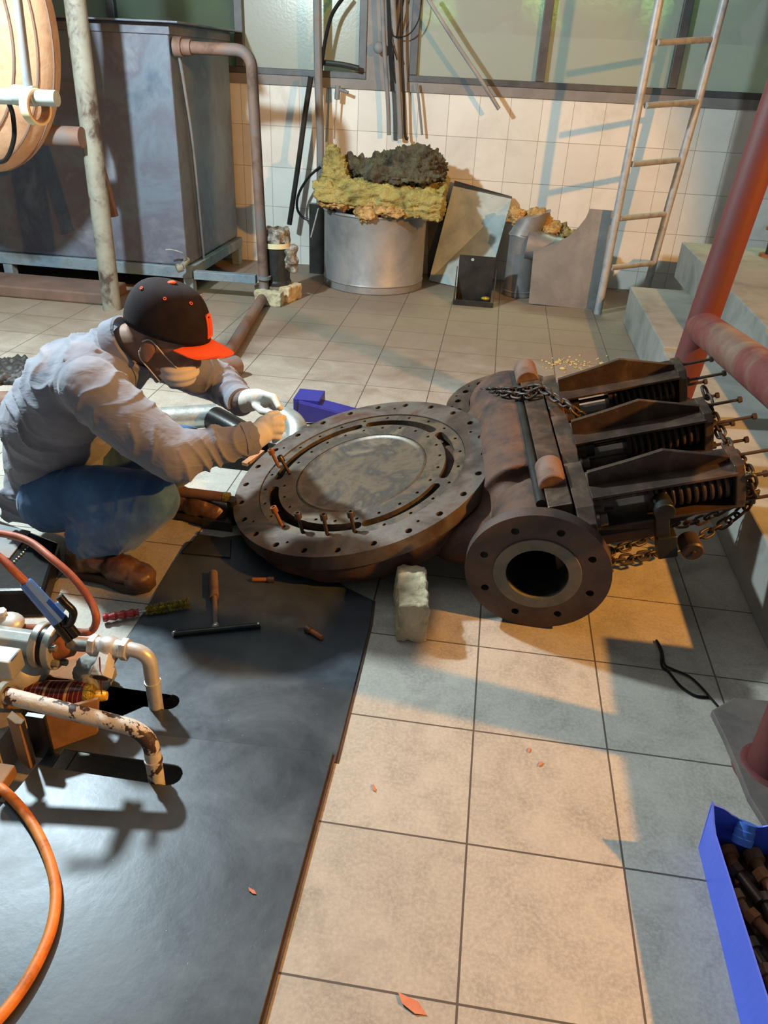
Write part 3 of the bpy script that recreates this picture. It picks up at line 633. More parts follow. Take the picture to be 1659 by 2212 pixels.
blob('wool_corner', [('h', [Vector((-1.21, 4.5, .67)), Vector((-1.02, 4.5, .67)), Vector((-1.02, 4.64, .68)), Vector((-1.20, 4.64, .68))], [Vector((-1.17, 4.52, .86)), Vector((-1.14, 4.52, .86)), Vector((-1.13, 4.60, .86)), Vector((-1.16, 4.60, .86))])], 'wool', .012, .03, 12, 'upright peaked yellow-green wool tuft at the left end of the slab', 'insulation')
# black panel behind, galvanised sheet box
def quadslab(name, pts, thick, mat, label=None, cat=None, parent=None, bev=.001):
    a, b_, c, d = [Vector(p) for p in pts]; nn = (b_-a).cross(d-a).normalized()*thick
    o = MB().hexa([a, b_, c, d], [a-nn, b_-nn, c-nn, d-nn]).build(name, M[mat], parent, smooth=False, bev=bev)
    if label: tag(o, label, cat)
    return o
t = thing('sheet_metal_duct_panel', 'pale galvanised sheet panel leaning against the wall beside the steel drum', 'panel', (-.28, 4.8, 0))
a = PZ(927, 606, .004); b_ = PZ(1050, 634, .004); c = PY(1106, 430, 4.97); d = PY(980, 402, 4.97)
quadslab('panel_face', [a, b_, c, d], -.006, 'galv', parent=t)
quadslab('folded_edge', [d+Vector((0, 0, .0)), c, c+Vector((.0, .05, .01)), d+Vector((.0, .05, .03))], .003, 'blackmetal', parent=t)
o = quadslab('black_slab', [PZ(924, 598, .004)+Vector((.0, 0, 0)), PZ(940, 600, .004), PY(975, 440, 4.98), PY(925, 430, 4.98)], .01, 'blackmetal', 'black board edge standing between the steel drum and the galvanised panel', 'board')
o = MB().box((-1.36, 4.80, 0), (-1.20, 4.83, .47)).build('black_slab', M['blackmetal'], smooth=False, bev=.002); tag(o, 'thin black upright slab at the left side of the steel drum', 'board')  # thin black slab filling the dark area left of the drum
# black bracket box
t = thing('black_bracket_box', 'open black steel bracket box with one hole on the floor before the panel', 'bracket', (-.15, 4.38, 0))
yb = 4.36; q1 = PY(993, 550, yb); q2 = PY(1070, 556, yb)
b = MB(); b.prism([(q1.x, 0), (q2.x, 0), (q2.x+.003, q2.z), (q1.x, q1.z)], [circ(q1.x+.085, q1.z-.025, .010, 14)], 0, .006)
for i, v in enumerate(b.v): b.v[i] = Vector((v.x, yb+v.z, v.y))
b.build('back_plate', M['blackmetal'], t, smooth=False)
b = MB(); b.box((q1.x-.01, yb-.10, 0), (q2.x+.02, yb-.09, .035)); b.box((q1.x-.01, yb-.09, 0), (q2.x+.02, yb, .008)); b.build('tray', M['blackmetal'], t, smooth=False, bev=.003)
for x in (q1.x-.012, q2.x+.014): MB().hexa([(x, yb-.10, 0), (x+.006, yb-.10, 0), (x+.006, yb+.01, 0), (x, yb+.01, 0)], [(x, yb-.09, .04), (x+.006, yb-.09, .04), (x+.006, yb+.01, .22), (x, yb+.01, .22)]).build('side_plate', M['blackmetal'], t, smooth=False, bev=.001)
b = MB(); b.ell((-.09, yb-.06, .045), (.03, .015, .015)); b.build('latch', M['brass'], t)
# duct elbow with wool
t = thing('duct_elbow', 'crumpled grey sheet duct elbow standing beside the curved panel', 'duct', (.13, 4.66, 0))
MB().lathe((.12, 4.66, 0), (0, 0, 1), [(.098, 0), (.102, .004), (.102, .03), (.106, .034), (.10, .04), (.098, .34), (.10, .40)], 40).build('lower_sleeve', M['galv_dull'], t)
b = MB(); b.loops([[Vector((.115+.012*k, 4.66, .39))+Vector((.102*math.cos(a_)*(1-.03*(k%2)), .10*math.sin(a_)*(1-.03*(k%2)), .032*k+.008*math.cos(a_)*k+.004*math.sin(a_*5))) for a_ in [2*PI*j/32 for j in range(32)]] for k in range(5)]); b.build('upper_gore', M['galv_dull'], t)
b = MB(); b.cyl((.14, 4.62, .34), (.38, 4.60, .32), .10, .075, n=36); b.build('side_branch', M['galv_dull'], t)
blob('wool_stuffing', [('e', (.20, 4.68, .46), (.09, .07, .10)), ('e', (.30, 4.66, .43), (.10, .06, .05)), ('e', (.05, 4.70, .50), (.05, .05, .05)), ('e', (.40, 4.66, .42), (.07, .05, .025))], 'wool_orange', .010, .03, 18, 'shredded orange glass wool bursting out of the duct elbow', 'insulation')
# curved sheet panel
yp = 4.40; P_ = [(1142, 655), (1290, 672), (1312, 560), (1326, 456), (1275, 452), (1266, 472), (1250, 492), (1228, 512), (1200, 526), (1178, 534), (1153, 538)]
q = [PY(x, y, yp) for x, y in P_]; b = MB(); b.prism([(p.x, max(p.z, .003)) for p in q], [], 0, .005)
for i, v in enumerate(b.v): b.v[i] = Vector((v.x, yp+v.z+v.y*.03, v.y))
tag(b.build('curved_cut_sheet', M['galv_dull'], smooth=False), 'dull grey sheet panel with a concave cut top leaning beside the ladder', 'panel')
# ladder
t = thing('ladder', 'weathered aluminium ladder leaning upright against the window wall', 'ladder', (.8, 4.45, 0))
r1a = Vector((.626, 4.33, 0)); r1b = PY(1424, 0, 4.33); r1c = r1a+(r1b-r1a)*1.5
MB().tube([r1a, PY(1355, 350, 4.33), r1b, r1b+(r1b-PY(1355, 350, 4.33))*.8], .024, 16).build('rail', M['ladder'], t)
r2m = PY(1440, 462, 4.62); r2b = PY(1565, 0, 4.62); dd = (r2b-r2m)/(r2b.z-r2m.z); r2a = r2m-dd*r2m.z
MB().tube([r2a, r2m, PY(1508, 220, 4.62), r2b, r2b+dd*.7], .024, 16).build('rail', M['ladder'], t)
for a, c in (((1420, 92), (1538, 85)), ((1395, 228), (1510, 220)), ((1365, 355), (1470, 345)), ((1338, 472), (1440, 462)), ((1320, 578), (1415, 568))):
    MB().cyl(PY(*a, 4.33), PY(*c, 4.62), .0165, n=16).build('rung', M['ladder'], t)
# bricks with wrapped motor
def rb(c, L_, W_, H_, rz, z0, label): return brick('brick', (c[0], c[1], z0), L_, W_, H_, rz, z0, label, 'brick')
rb((-1.405, 3.91), .17, .07, .085, -.05, 0, 'front pale brick under the wrapped motor by the pipe foot')
rb((-1.31, 4.06), .07, .16, .095, -.3, 0, 'rear right pale brick beside the wrapped motor')
rb((-1.50, 4.09), .07, .16, .085, .1, 0, 'rear left pale brick behind the overflow pipe')
mc = Vector((-1.40, 4.08, .09))
t = thing('wrapped_motor', 'small black motor wrapped in clear plastic with a tape band on bricks', 'motor', mc)
MB().lathe(mc, (0, 0, 1), [(.02, 0), (.09, 0), (.09, .02), (.082, .03), (.082, .22), (.075, .26), (.02, .27)], 28).build('motor_body', M['blackmetal'], t)
MB().lathe(mc+Vector((0, 0, .225)), (0, 0, 1), [(.087, 0), (.089, 0), (.089, .03), (.087, .03)], 28, close=True).build('tape_band', M['tape'], t)
b = MB(); b.cyl(mc+Vector((0, 0, .25)), mc+Vector((.0, 0, .33)), .085, .08, n=24); o = voxel(b, 'plastic_hood', M['plastic_film'], t, .008, 1, lambda p, n: n*.02*noise.noise(p*22))
b = MB(); b.ell(mc+Vector((.10, -.02, .16)), (.045, .04, .09)); o = voxel(b, 'plastic_bag', M['plastic_film'], t, .007, 1, lambda p, n: n*.03*noise.noise(p*25))
# red-brown post, sill-height fittings and cables near the window
t = thing('wall_faucet', 'small steel tap on the sill with a white supply tube', 'faucet', PY(730, 205, 5.0))
MB().cyl(PY(730, 185, 4.98), PY(728, 215, 4.98), .018, n=14).cyl(PY(730, 192, 4.98), PY(752, 200, 4.96), .010, n=12).build('tap_body', M['pipe_grey'], t)
MB().cyl(PY(727, 214, 4.98), PY(722, 300, 4.98), .006, n=10).build('supply_tube', M['white_fit'], t)
def line(name, pts, y, r, mat, label, cat): 
    return tag(MB().tube(bez([PY(x, yy, y) if not isinstance(x, Vector) else x for x, yy in pts], 8), r, 10).build(name, M[mat]), label, cat)
line('standpipe', [(685, -60), (686, 60), (688, 180), (692, 300), (692, 420), (690, 560)], 4.93, .027, 'pipe_grey', 'upright dark blue-grey standpipe left of the steel drum', 'pipe')
line('wall_pipe', [(824, -60), (830, 100), (838, 220), (840, 292)], 4.97, .014, 'pipe_grey', 'upright slate blue wall pipe above the wool heap, leftmost of the group', 'pipe')
line('wall_pipe', [(845, -60), (855, 100), (862, 220), (866, 300)], 5.00, .018, 'sill', 'pale grey upright wall pipe, middle of the group above the wool heap', 'pipe')
line('wall_cable', [(868, -60), (868, 100), (872, 200), (875, 290), (882, 300)], 4.98, .009, 'rubber', 'black upright cable ending in a small hook above the wool heap', 'cable')
line('wall_cable', [(900, 180), (905, 220), (912, 292)], 5.0, .008, 'pipe_grey', 'thin grey cable below the sill, rightmost above the wool heap', 'cable')
line('loose_wire', [(912, -20), (905, 40), (882, 75), (850, 78), (842, 60), (846, 90), (858, 130)], 4.96, .004, 'rubber', 'thin loose wire looping across the window column', 'wire')
line('black_hose', [(745, -10), (718, 30), (704, 80), (696, 130), (690, 180)], 4.94, .012, 'rubber', 'black hose arching in front of the left window to the standpipe', 'hose')
line('black_hose', [(692, 360), (665, 385), (645, 420), (642, 450), (655, 470), (678, 478)], 4.90, .009, 'rubber', 'black hose loop bulging left of the standpipe near the floor', 'hose')
line('leaning_strut', [(672, 165), (660, 240), (645, 350), (625, 485)], 4.90, .018, 'blackmetal', 'slim black strut leaning between the sill and the wrapped motor', 'strut')
line('hook_pipe', [(697, 135), (740, 140), (775, 148)], 4.98, .018, 'blackmetal', 'short dark horizontal pipe across the bottom of the left window', 'pipe')
line('diagonal_tube', [(920, -10), (980, 85), (1040, 175), (1078, 236)], 4.90, .013, 'galv_dull', 'thin grey tube hanging diagonally across the right window', 'tube')
line('bundle_cable', [(880, -40), (860, 60), (850, 120), (855, 180)], 4.99, .006, 'rubber', 'thin dark cable crossing behind the other cables on the column', 'cable')
o = MB().ell(PY(818, 103, 4.98), (.035, .02, .035)).build('junction_knob', M['pipe_grey']); tag(o, 'small round grey valve knob on the slate wall pipe', 'valve')
o = MB().bar(PY(688, 450, 4.5), PY(672, 512, 4.5), .025, .006).build('flat_bar', M['ladder'], smooth=False); tag(o, 'short pale flat bar with a hole left of the steel drum', 'bar')

# ------------------------------------------------------------------ red railing
t = thing('red_railing', 'dark red painted pipe railing with a tee joint beside the steps', 'railing', (.64, 1.3, 0))
pd = Vector((.084, 0, 1)); J = Vector((.626, 2.1, 0))+pd*.565
MB().cyl((.626, 2.1, 0), Vector((.626, 2.1, 0))+pd*2.4, .052, n=40).build('post', M['red'], t)
MB().cyl((.655, .60, 0), (.655, .60, 1.0), .056, n=40).build('post', M['red'], t)
MB().cyl(J, (.675, .58, .72), .054, .060, n=40).build('rail', M['red_dusty'], t)
MB().lathe((.655, .60, .0), (0, 0, 1), [(.085, 0), (.08, .012), (.065, .022), (.056, .022), (.056, 0)], 36, close=True).build('weld_collar', M['red'], t)
# spool on the upper step
t = thing('flanged_stub', 'short dark pipe stub with rusty orange end flanges on the upper step', 'pipe', (1.55, 4.3, .425))
for zz in (.425, .575): MB().cyl((1.55, 4.3, zz), (1.55, 4.3, zz+.016), .062, n=28).build('end_flange', M['rust_bright'], t)
MB().cyl((1.55, 4.3, .44), (1.55, 4.3, .576), .03, n=24).build('stub', M['blackmetal'], t)

# ------------------------------------------------------------------ loose things on the floor
def Fz(x, y, z=0.0): return PZ(x, y, z)
# short rusty pipe end
a = Fz(512, 788, .05); c = Fz(400, 826, .05)
o = MB().lathe(c, a-c, [(.036, 0), (.045, 0), (.045, (a-c).length), (.036, (a-c).length)], 32, close=True).build('pipe_offcut', M['pipe_rust']); tag(o, 'short rusty pipe offcut with an open end behind the worker', 'pipe')
# blue angle pieces
t = thing('blue_channel_offcut', 'blue painted steel channel offcuts lying behind the valve flange', 'channel', Fz(700, 890))
a = Fz(650, 862, .09); c = Fz(768, 893, .05)
b = MB(); b.bar(a, c, .085, .012); 
o1 = b.build('blue_bar', M['navy'], t, smooth=False, bev=.002)
MB().bar(a+Vector((0, -.05, -.03)), c+Vector((0, -.05, -.03)), .008, .07).build('side_web', M['navy'], t, smooth=False, bev=.001)
b = MB(); p0 = Fz(664, 912, 0); b.box((p0.x-.06, p0.y, 0), (p0.x+.05, p0.y+.12, .10)); b.build('upright_box', M['navy'], t, smooth=False, bev=.003)
b = MB(); b.box((p0.x-.045, p0.y-.004, .03), (p0.x+.03, p0.y-.001, .08)); b.build('dark_end', M['blackmetal'], t, smooth=False)
# silver jacketed pipe pieces
a = Fz(350, 905, .09); c = Fz(468, 897, .09)
o = MB().cyl(a, c, .045, n=32).build('silver_jacket_pipe', M['silver']); tag(o, 'crumpled silver jacketed pipe length behind the worker arm', 'pipe')
p = [Fz(590, 900, .13), Fz(622, 905, .13), Fz(640, 925, .12), Fz(640, 960, .08)]
o = MB().tube(bez(p, 8), .042, 24).build('silver_elbow', M['silver']); tag(o, 'silver jacketed pipe elbow between the gloves and the valve flange', 'pipe')
p = [Fz(462, 905, .10), Fz(500, 925, .09), Fz(560, 960, .07)]
o = MB().tube(bez(p, 6), .05, 20).build('black_sleeve', M['rubber']); tag(o, 'black rubber sleeve on the floor under the worker forearm', 'sleeve')
o = MB().hexa([Fz(470, 1010), Fz(560, 1020), Fz(600, 985), Fz(500, 960)], [p_+Vector((0, 0, .05)) for p_ in (Fz(470, 1010), Fz(560, 1020), Fz(600, 985), Fz(500, 960))]).build('black_pad', M['rubber'], smooth=False, bev=.004); tag(o, 'flat black pad lying behind the left edge of the valve flange', 'pad')
o = MB().bar(Fz(528, 1003, .11), Fz(566, 975, .11), .022, .012).build('wood_wedge', M['cork'], smooth=False, bev=.001); tag(o, 'small orange wooden wedge by the left edge of the flange', 'wedge')
# grip pipe with brass end
t = thing('pipe_wrench_bar', 'dark pipe bar with a bright brass end between knee and flange', 'tool', Fz(440, 1085))
a = Fz(388, 1062, .10); c = Fz(484, 1074, .10)
MB().cyl(a, c, .016, n=20).cyl(a-(c-a)*.10, a, .026, n=20).build('bar', M['pipe_rust'], t)
MB().cyl(c, c+(c-a)*.12, .0175, n=16).build('brass_end', M['brass'], t)
MB().cyl(Fz(500, 1078, .10), Fz(506, 1130, .0), .016, n=16).build('support_leg', M['blackmetal'], t)
# dark blocks under the left edge
for (pts, h, lb) in (([(438, 1142), (502, 1150), (503, 1095), (470, 1085)], .035, 'dark wedge-shaped steel block beside the left edge of the valve flange'), ([(394, 1200), (498, 1210), (500, 1170), (430, 1160)], .012, 'flat dark steel packing plate beneath the wedge block')):
    q = [Fz(x, y, 0) for x, y in pts]; o = MB().hexa(q, [v+Vector((0, 0, h)) for v in q]).build('packing_block', M['blackmetal'], smooth=False, bev=.002); tag(o, lb, 'block')
# T handle tool
t = thing('t_handle_wrench', 'steel T-handle wrench lying on the far floor plate', 'wrench', Fz(465, 1350, .005))
z = .014
MB().cyl(Fz(461, 1238, z), Fz(463, 1290, z), .0125, n=16).cyl(Fz(463, 1290, z), Fz(466, 1350, z), .007, n=14).build('shaft', M['pipe_rust'], t)
MB().cyl(Fz(376, 1369, z), Fz(562, 1350, z), .0075, n=16).build('cross_bar', M['blackmetal'], t)
MB().ell(Fz(466, 1352, z), (.011, .011, .01)).ell(Fz(377, 1368, z), (.008, .008, .008)).ell(Fz(558, 1350, z), (.008, .008, .008)).build('ball_joint', M['steel'], t)
# wire brush
t = thing('wire_brush', 'wire brush with a red plastic handle and brass bristles by the boot', 'brush', Fz(310, 1322, .005))
z = .018; a = Fz(222, 1335, z); c = Fz(300, 1322, z); d = (c-a).normalized(); 
b = MB(); b.tube([a+(c-a)*k/12 for k in range(13)], .011, 12, rf=lambda t_: .010+.0025*math.sin(t_*PI*8)); b.build('brush_handle', M['red_plastic'], t)
e = Fz(408, 1302, z+.006); MB().cyl(c, c+(e-c)*.18, .004, n=10).build('brush_ferrule', M['steel'], t)
b = MB(); random.seed(5)
for i in range(900):
    u = random.random(); p0 = c+(e-c)*(.14+.86*u); an = random.uniform(0, 2*PI); x, y, _ = frame_of(e-c); r_ = x*math.cos(an)+y*math.sin(an)+(e-c).normalized()*random.uniform(-.3, .3)
    b.bar(p0, p0+r_*random.uniform(.010, .016), .0008, .0008)
b.cyl(c+(e-c)*.14, e, .006, n=8); bb = b.build('bristles', M['brass'], t, smooth=False); bb['kind'] = 'stuff'
# loose screws
def screw(a, c, r, label, parent=None):
    t = thing('cap_screw', label, 'screw', Vector((a.x, a.y, a.z-r)), 'loose cap screws on the floor plate'); d = (c-a).normalized(); L_ = (c-a).length
    MB().cyl(a, a+d*L_*.28, r*1.6, n=16).build('screw_head', M['bar_metal'], t); MB().cyl(a+d*L_*.28, c, r, n=12).build('shank', M['rust_bright'], t); return t
screw(Fz(662, 1357, .013), Fz(695, 1378, .012), .0065, 'rusty cap screw lying on the bright corner of the far floor plate')
screw(Fz(592, 1252, .012), Fz(545, 1252, .012), .006, 'cap screw lying in the dark shade under the valve flange')
# wire twist
pts = [Fz(x, y, .006) for x, y in [(1420, 1385), (1430, 1405), (1436, 1435), (1452, 1445), (1490, 1462), (1520, 1490), (1535, 1508), (1555, 1530), (1588, 1560)]]
t = thing('tie_wire', 'twisted black tie wire lying on the orange lit floor', 'wire', Fz(1500, 1470))
MB().tube(bez(pts, 8), .003, 6).build('strand', M['rubber'], t)
MB().tube(bez([Fz(x, y, .004) for x, y in [(1418, 1383), (1428, 1410), (1430, 1438), (1445, 1452), (1470, 1482), (1500, 1502), (1532, 1506)]], 8), .0035, 6).build('strand', M['rubber'], t)
# crumbs and leaves
random.seed(11)
b = MB()
for i in range(70):
    x = random.gauss(1235, 35); y = random.gauss(785, 9); p = Fz(x, y, .003); b.ell(p, (random.uniform(.003, .009),)*2+(.004,), 6, 4)
for x, y in ((1203, 783), (1215, 796), (1300, 785), (1312, 785)): b.ell(Fz(x, y, .006), (.016, .012, .008), 8, 5)
tag(b.build('wool_crumbs', M['crumb']), 'scattered yellow crumbs on the tiles behind the yokes', 'debris', kind='stuff')
leaf_spots = [((890, 2170), .028, 'largest dry red leaf at the bottom of the floor'), ((808, 1702), .010, 'small red leaf scrap on the tile right of the near plate'), ((1143, 1620), .008, 'small red leaf scrap near the middle tile joint'), ((545, 1925), .010, 'small red leaf scrap on the near floor plate'), ((1168, 1650), .009, 'dark red leaf scrap right of the middle tile joint')]
for (px_, s_, lb) in leaf_spots:
    p = Fz(*px_, .012 if px_ == (545, 1925) else .002); a_ = random.uniform(0, 3); b = MB((p, Vector((math.cos(a_), math.sin(a_), .05)), Vector((-math.sin(a_), math.cos(a_), .1)), Vector((0, 0, 1))))
    b.prism([(-s_, 0), (-s_*.2, -s_*.35), (s_, -.1*s_), (s_*.5, s_*.3), (-s_*.4, s_*.35)], [], 0, .001); tag(b.build('dry_leaf', M['leaf'], smooth=False), lb, 'leaf', 'dry leaf scraps')
# tool bag behind the worker
q = [Fz(-90, 1340), Fz(100, 1335), Fz(135, 1215), Fz(-30, 1150)]
t = thing('tool_bag', 'open black tool bag behind the squatting worker', 'bag', Fz(40, 1200))
MB().hexa(q, [v*.9+Vector((-.127, .115, .065)) for v in q]).build('bag_body', M['rubber'], t, smooth=False, bev=.01)
q2_ = [v+Vector((0, 0, .066)) for v in (Fz(-50, 1225), Fz(30, 1250), Fz(75, 1190), Fz(10, 1175))]
MB().hexa(q2_, [v+Vector((0, 0, .004)) for v in q2_]).build('bag_tray', M['pipe_grey'], t, smooth=False)
b = MB()
for k in range(9): b.ell(Fz(20+5*k, 1222-5*k, .071), (.003, .003, .002), 6, 4)
b.build('zip_teeth', M['steel'], t)

a = Fz(-120, 872, .05); c = Fz(52, 868, .05)
o = MB().lathe(c, a-c, [(.034, 0), (.045, 0), (.045, (a-c).length), (.034, (a-c).length)], 28, close=True).build('pipe_offcut', M['pipe_rust']); tag(o, 'rusty pipe offcut behind the back of the worker at the left edge', 'pipe')
blob('black_tarp', [('e', (Fz(-10, 812).x, Fz(-10, 812).y, .02), (.22, .12, .035)), ('e', (Fz(40, 800).x, Fz(40, 800).y, .015), (.10, .08, .03))], 'black', .010, .03, 14, 'crumpled black tarp on the floor behind the worker at the left edge', 'tarp')

# ------------------------------------------------------------------ the worker
def limb(b, pts, rs, n=20):
    for (p, q, r, s_) in zip(pts, pts[1:], rs, rs[1:]):
        b.cyl(p, q, r, s_, n=n)
    for p, r in zip(pts, rs): b.ell(p, (r, r, r), 16, 10)
def Rm(f, u):
    f = Vector(f).normalized(); u = Vector(u); u = (u-f*u.dot(f)).normalized(); s_ = u.cross(f)
    return Matrix((f, s_, u)).transposed()
X_ = lambda x, y, z: Vector((x, y, z))
HC = X_(-.905, 1.20, .665); ha = math.radians(26)
hf = X_(math.cos(ha), 0, -math.sin(ha)); hu = X_(math.sin(ha), 0, math.cos(ha)); hs = X_(0, 1, 0)
def H(f, s_, u): return HC+hf*f+hs*s_+hu*u
RH = Matrix((hf, hs, hu)).transposed()
b = MB()
b.ell(H(-.01, 0, .02), (.098, .076, .095), 28, 18, RH)
b.ell(H(.035, 0, -.035), (.062, .058, .075), 24, 14, RH)
b.ell(H(.055, 0, -.098), (.028, .028, .020), 16, 10, RH)          # chin
b.ell(H(.02, 0, -.075), (.055, .056, .035), 20, 12, RH)           # jaw
b.ell(H(.098, 0, -.030), (.016, .012, .020), 14, 8, RH)            # nose
b.cyl(H(.085, 0, .012), H(.104, 0, -.032), .008, .010)
b.ell(H(.088, 0, -.062), (.010, .024, .006), 14, 8, RH); b.ell(H(.086, 0, -.071), (.010, .022, .006), 14, 8, RH)
for s_ in (-1, 1):
    b.ell(H(.072, .030*s_, .010), (.016, .022, .007), 14, 8, RH)  # brow
    b.ell(H(.062, .038*s_, -.03), (.022, .020, .018), 14, 8, RH)  # cheek
    b.ell(H(-.012, .076*s_, -.028), (.021, .009, .032), 16, 10, RH)   # ear
    b.ell(H(-.006, .078*s_, -.052), (.010, .007, .012), 12, 8, RH)
NB = X_(-1.03, 1.2, .595)
limb(b, [H(-.045, 0, -.055), H(-.075, 0, -.075), NB], [.058, .056, .065])
limb(b, [NB, X_(-1.13, 1.2, .53), X_(-1.25, 1.2, .38), X_(-1.29, 1.2, .22)], [.055, .08, .10, .10])
SN, EN, WN = X_(-1.045, 1.03, .565), X_(-.815, .972, .425), X_(-.655, 1.085, .442)
SF, EF, WF = X_(-1.00, 1.375, .545), X_(-.865, 1.475, .43), X_(-.765, 1.355, .432)
limb(b, [X_(-1.13, 1.2, .53), SN, EN, WN], [.05, .045, .035, .024]); limb(b, [X_(-1.13, 1.2, .53), SF, EF, WF], [.05, .045, .035, .024])
HN, KN, AN = X_(-1.25, 1.085, .185), X_(-.915, 1.02, .262), X_(-1.115, 1.0, .115)
HF, KF, AF = X_(-1.25, 1.31, .185), X_(-.955, 1.37, .25), X_(-1.03, 1.375, .10)
limb(b, [X_(-1.29, 1.2, .2), HN, KN, AN], [.09, .06, .05, .035]); limb(b, [X_(-1.29, 1.2, .2), HF, KF, AF], [.09, .06, .05, .035])
person = voxel(b, 'person', M['skin'], None, .0048, 3)
tag(person, 'person squatting in a grey work shirt, jeans, black and orange cap and gloves', 'person')
# eyes
for s_ in (-1, 1): MB().ell(H(.079, .030*s_, -.006), (.010, .012, .007), 12, 8, RH).build('eye', M['mask'], person)
# shirt
b = MB()
Rt = Rm((.55, 0, .83), (-.83, 0, .55))
b.ell(X_(-1.285, 1.2, .27), (.13, .168, .155), 28, 18); b.ell(X_(-1.25, 1.2, .38), (.155, .178, .15), 28, 18)
b.ell(X_(-1.185, 1.2, .475), (.165, .195, .14), 28, 18, Rm((.6, 0, .8), (-.8, 0, .6))); b.ell(X_(-1.10, 1.2, .545), (.115, .20, .105), 28, 18, Rm((.8, 0, .3), (0, 0, 1)))
b.ell(X_(-1.045, 1.2, .575), (.075, .14, .075), 24, 14)
b.ell(X_(-1.31, 1.2, .20), (.115, .165, .10), 28, 16)
b.ell(SN, (.085, .075, .080), 20, 12); b.ell(SF, (.085, .075, .080), 20, 12)
limb(b, [SN, SN.lerp(EN, .5)+X_(0, -.005, -.006), EN, EN.lerp(WN, .5), WN], [.082, .078, .068, .053, .042])
limb(b, [SF, SF.lerp(EF, .5), EF, EF.lerp(WF, .5), WF], [.080, .074, .062, .052, .042])
# hem flap
b.hexa([X_(-1.40, 1.05, .115), X_(-1.235, 1.03, .120), X_(-1.235, 1.06, .120), X_(-1.40, 1.09, .115)], [X_(-1.39, 1.04, .22), X_(-1.20, 1.025, .22), X_(-1.20, 1.07, .22), X_(-1.38, 1.08, .22)])
def seg_t(p, a, c): d = c-a; t_ = max(0, min(1, (p-a).dot(d)/d.dot(d))); return t_, (p-(a+d*t_)).length
def shirt_warp(p, n):
    wn = noise.noise(p*7)*1.6+noise.noise(p*15)*.5; amp = .0; best = 9
    for a, c, fr, am in ((SN, EN, 26, .0065), (EN, WN, 34, .0085), (SF, EF, 30, .007), (EF, WF, 36, .008)):
        t_, d = seg_t(p, a, c)
        if d < .105 and d < best and (p-X_(-1.2, 1.2, .42)).length > .2:
            best = d; s_ = t_*(c-a).length*fr*2+wn*2.2+p.z*9; amp = am*((1-abs(math.sin(s_)))**2*1.3-.4)*(.5+noise.noise(p*9+X_(3, 1, 2)))
    if best > 8:
        s_ = (p.z*.75+p.x*.62)*62+wn*2.3; mask = max(0, .45+noise.noise(p*6+X_(5, 5, 5))*1.4); amp = .0085*((1-abs(math.sin(s_)))**2.4*1.3-.3)*mask
    return n*(amp+.003*noise.noise(p*20))
shirt = voxel(b, 'work_shirt', M['shirt'], person, .0046, 8, shirt_warp)
# collar
ca = X_(.80, 0, .52).normalized()
MB().lathe(X_(-1.035, 1.2, .612), ca, [(.074, 0), (.086, .0), (.080, .040), (.074, .044), (.070, .042), (.072, .01)], 40, close=True).build('collar', M['shirt'], person)
for s_, W_, E_ in ((0, WN, EN), (1, WF, EF)):
    d = (W_-E_).normalized(); MB().lathe(W_-d*.018, d, [(.036, 0), (.045, 0), (.044, .032), (.036, .034)], 28, close=True).build('shirt_cuff', M['shirt'], person)
# jeans
b = MB()
b.ell(X_(-1.28, 1.2, .165), (.14, .17, .105), 28, 16)
limb(b, [HN, HN.lerp(KN, .5)+X_(0, 0, .012), KN], [.098, .088, .076]); limb(b, [HF, HF.lerp(KF, .5)+X_(0, 0, .012), KF], [.098, .086, .072])
limb(b, [KN, KN.lerp(AN, .5)+X_(.0, 0, -.016), AN+X_(.012, 0, .018)], [.076, .078, .066]); limb(b, [KF, KF.lerp(AF, .5), AF+X_(.0, 0, .03)], [.070, .062, .050])
def jean_warp(p, n):
    t1, d1 = seg_t(p, HN, KN); wn = noise.noise(p*9)*1.5
    s_ = (p.x*.9-p.z*.5)*48+wn*2.5; k = max(0, .3+noise.noise(p*7+X_(1, 2, 9))*1.3)
    return n*(.0065*((1-abs(math.sin(s_)))**2.2-.3)*k+.002*noise.noise(p*25))
voxel(b, 'jeans', M['jeans'], person, .006, 5, jean_warp)
# boots
def boot(nm, heel, toe, ank, lift):
    d = (toe-heel).normalized(); sd = X_(-d.y, d.x, 0); Lb = (toe-heel).length
    b = MB(); b.ell(toe-d*.045+X_(0, 0, .040), (.052, .047, .036), 20, 12, Rm(d, (0, 0, 1)))
    b.ell(toe-d*.095+X_(0, 0, .052), (.065, .046, .042), 20, 12, Rm(d, (0, 0, 1))); b.ell(heel+d*.045+X_(0, 0, .05), (.046, .040, .045), 20, 12, Rm(d, (0, 0, 1)))
    b.ell(heel+d*.09+X_(0, 0, .065), (.055, .040, .045), 20, 12)
    limb(b, [heel+d*.06+X_(0, 0, .06), ank+X_(0, 0, .01), ank+(ank-(heel+d*.06+X_(0, 0, .06))).normalized()*.012], [.046, .050, .048])
    o = voxel(b, 'boot', M['boot'], person, .0045, 3, lambda p, n: n*(.0035*noise.noise(p*30)+.002*noise.noise(p*70)))
    pl_ = [heel+d*(Lb*t_)+sd*w for t_, w in ((0, -.022), (.06, -.034), (.30, -.032), (.45, -.030), (.72, -.046), (.90, -.042), (1.0, -.018), (1.0, .018), (.90, .042), (.72, .046), (.45, .030), (.30, .032), (.06, .034), (0, .022))]
    MB().prism([(p.x, p.y) for p in pl_], [], .0055, .030).build('boot_sole', M['sole'], o, bev=.004)
    return o
boot('boot', X_(-1.185, 1.005, 0), X_(-.915, .962, 0), X_(-1.125, 1.0, .115), 0)
boot('boot', X_(-1.085, 1.375, 0), X_(-.83, 1.36, 0), X_(-1.03, 1.375, .10), 0)
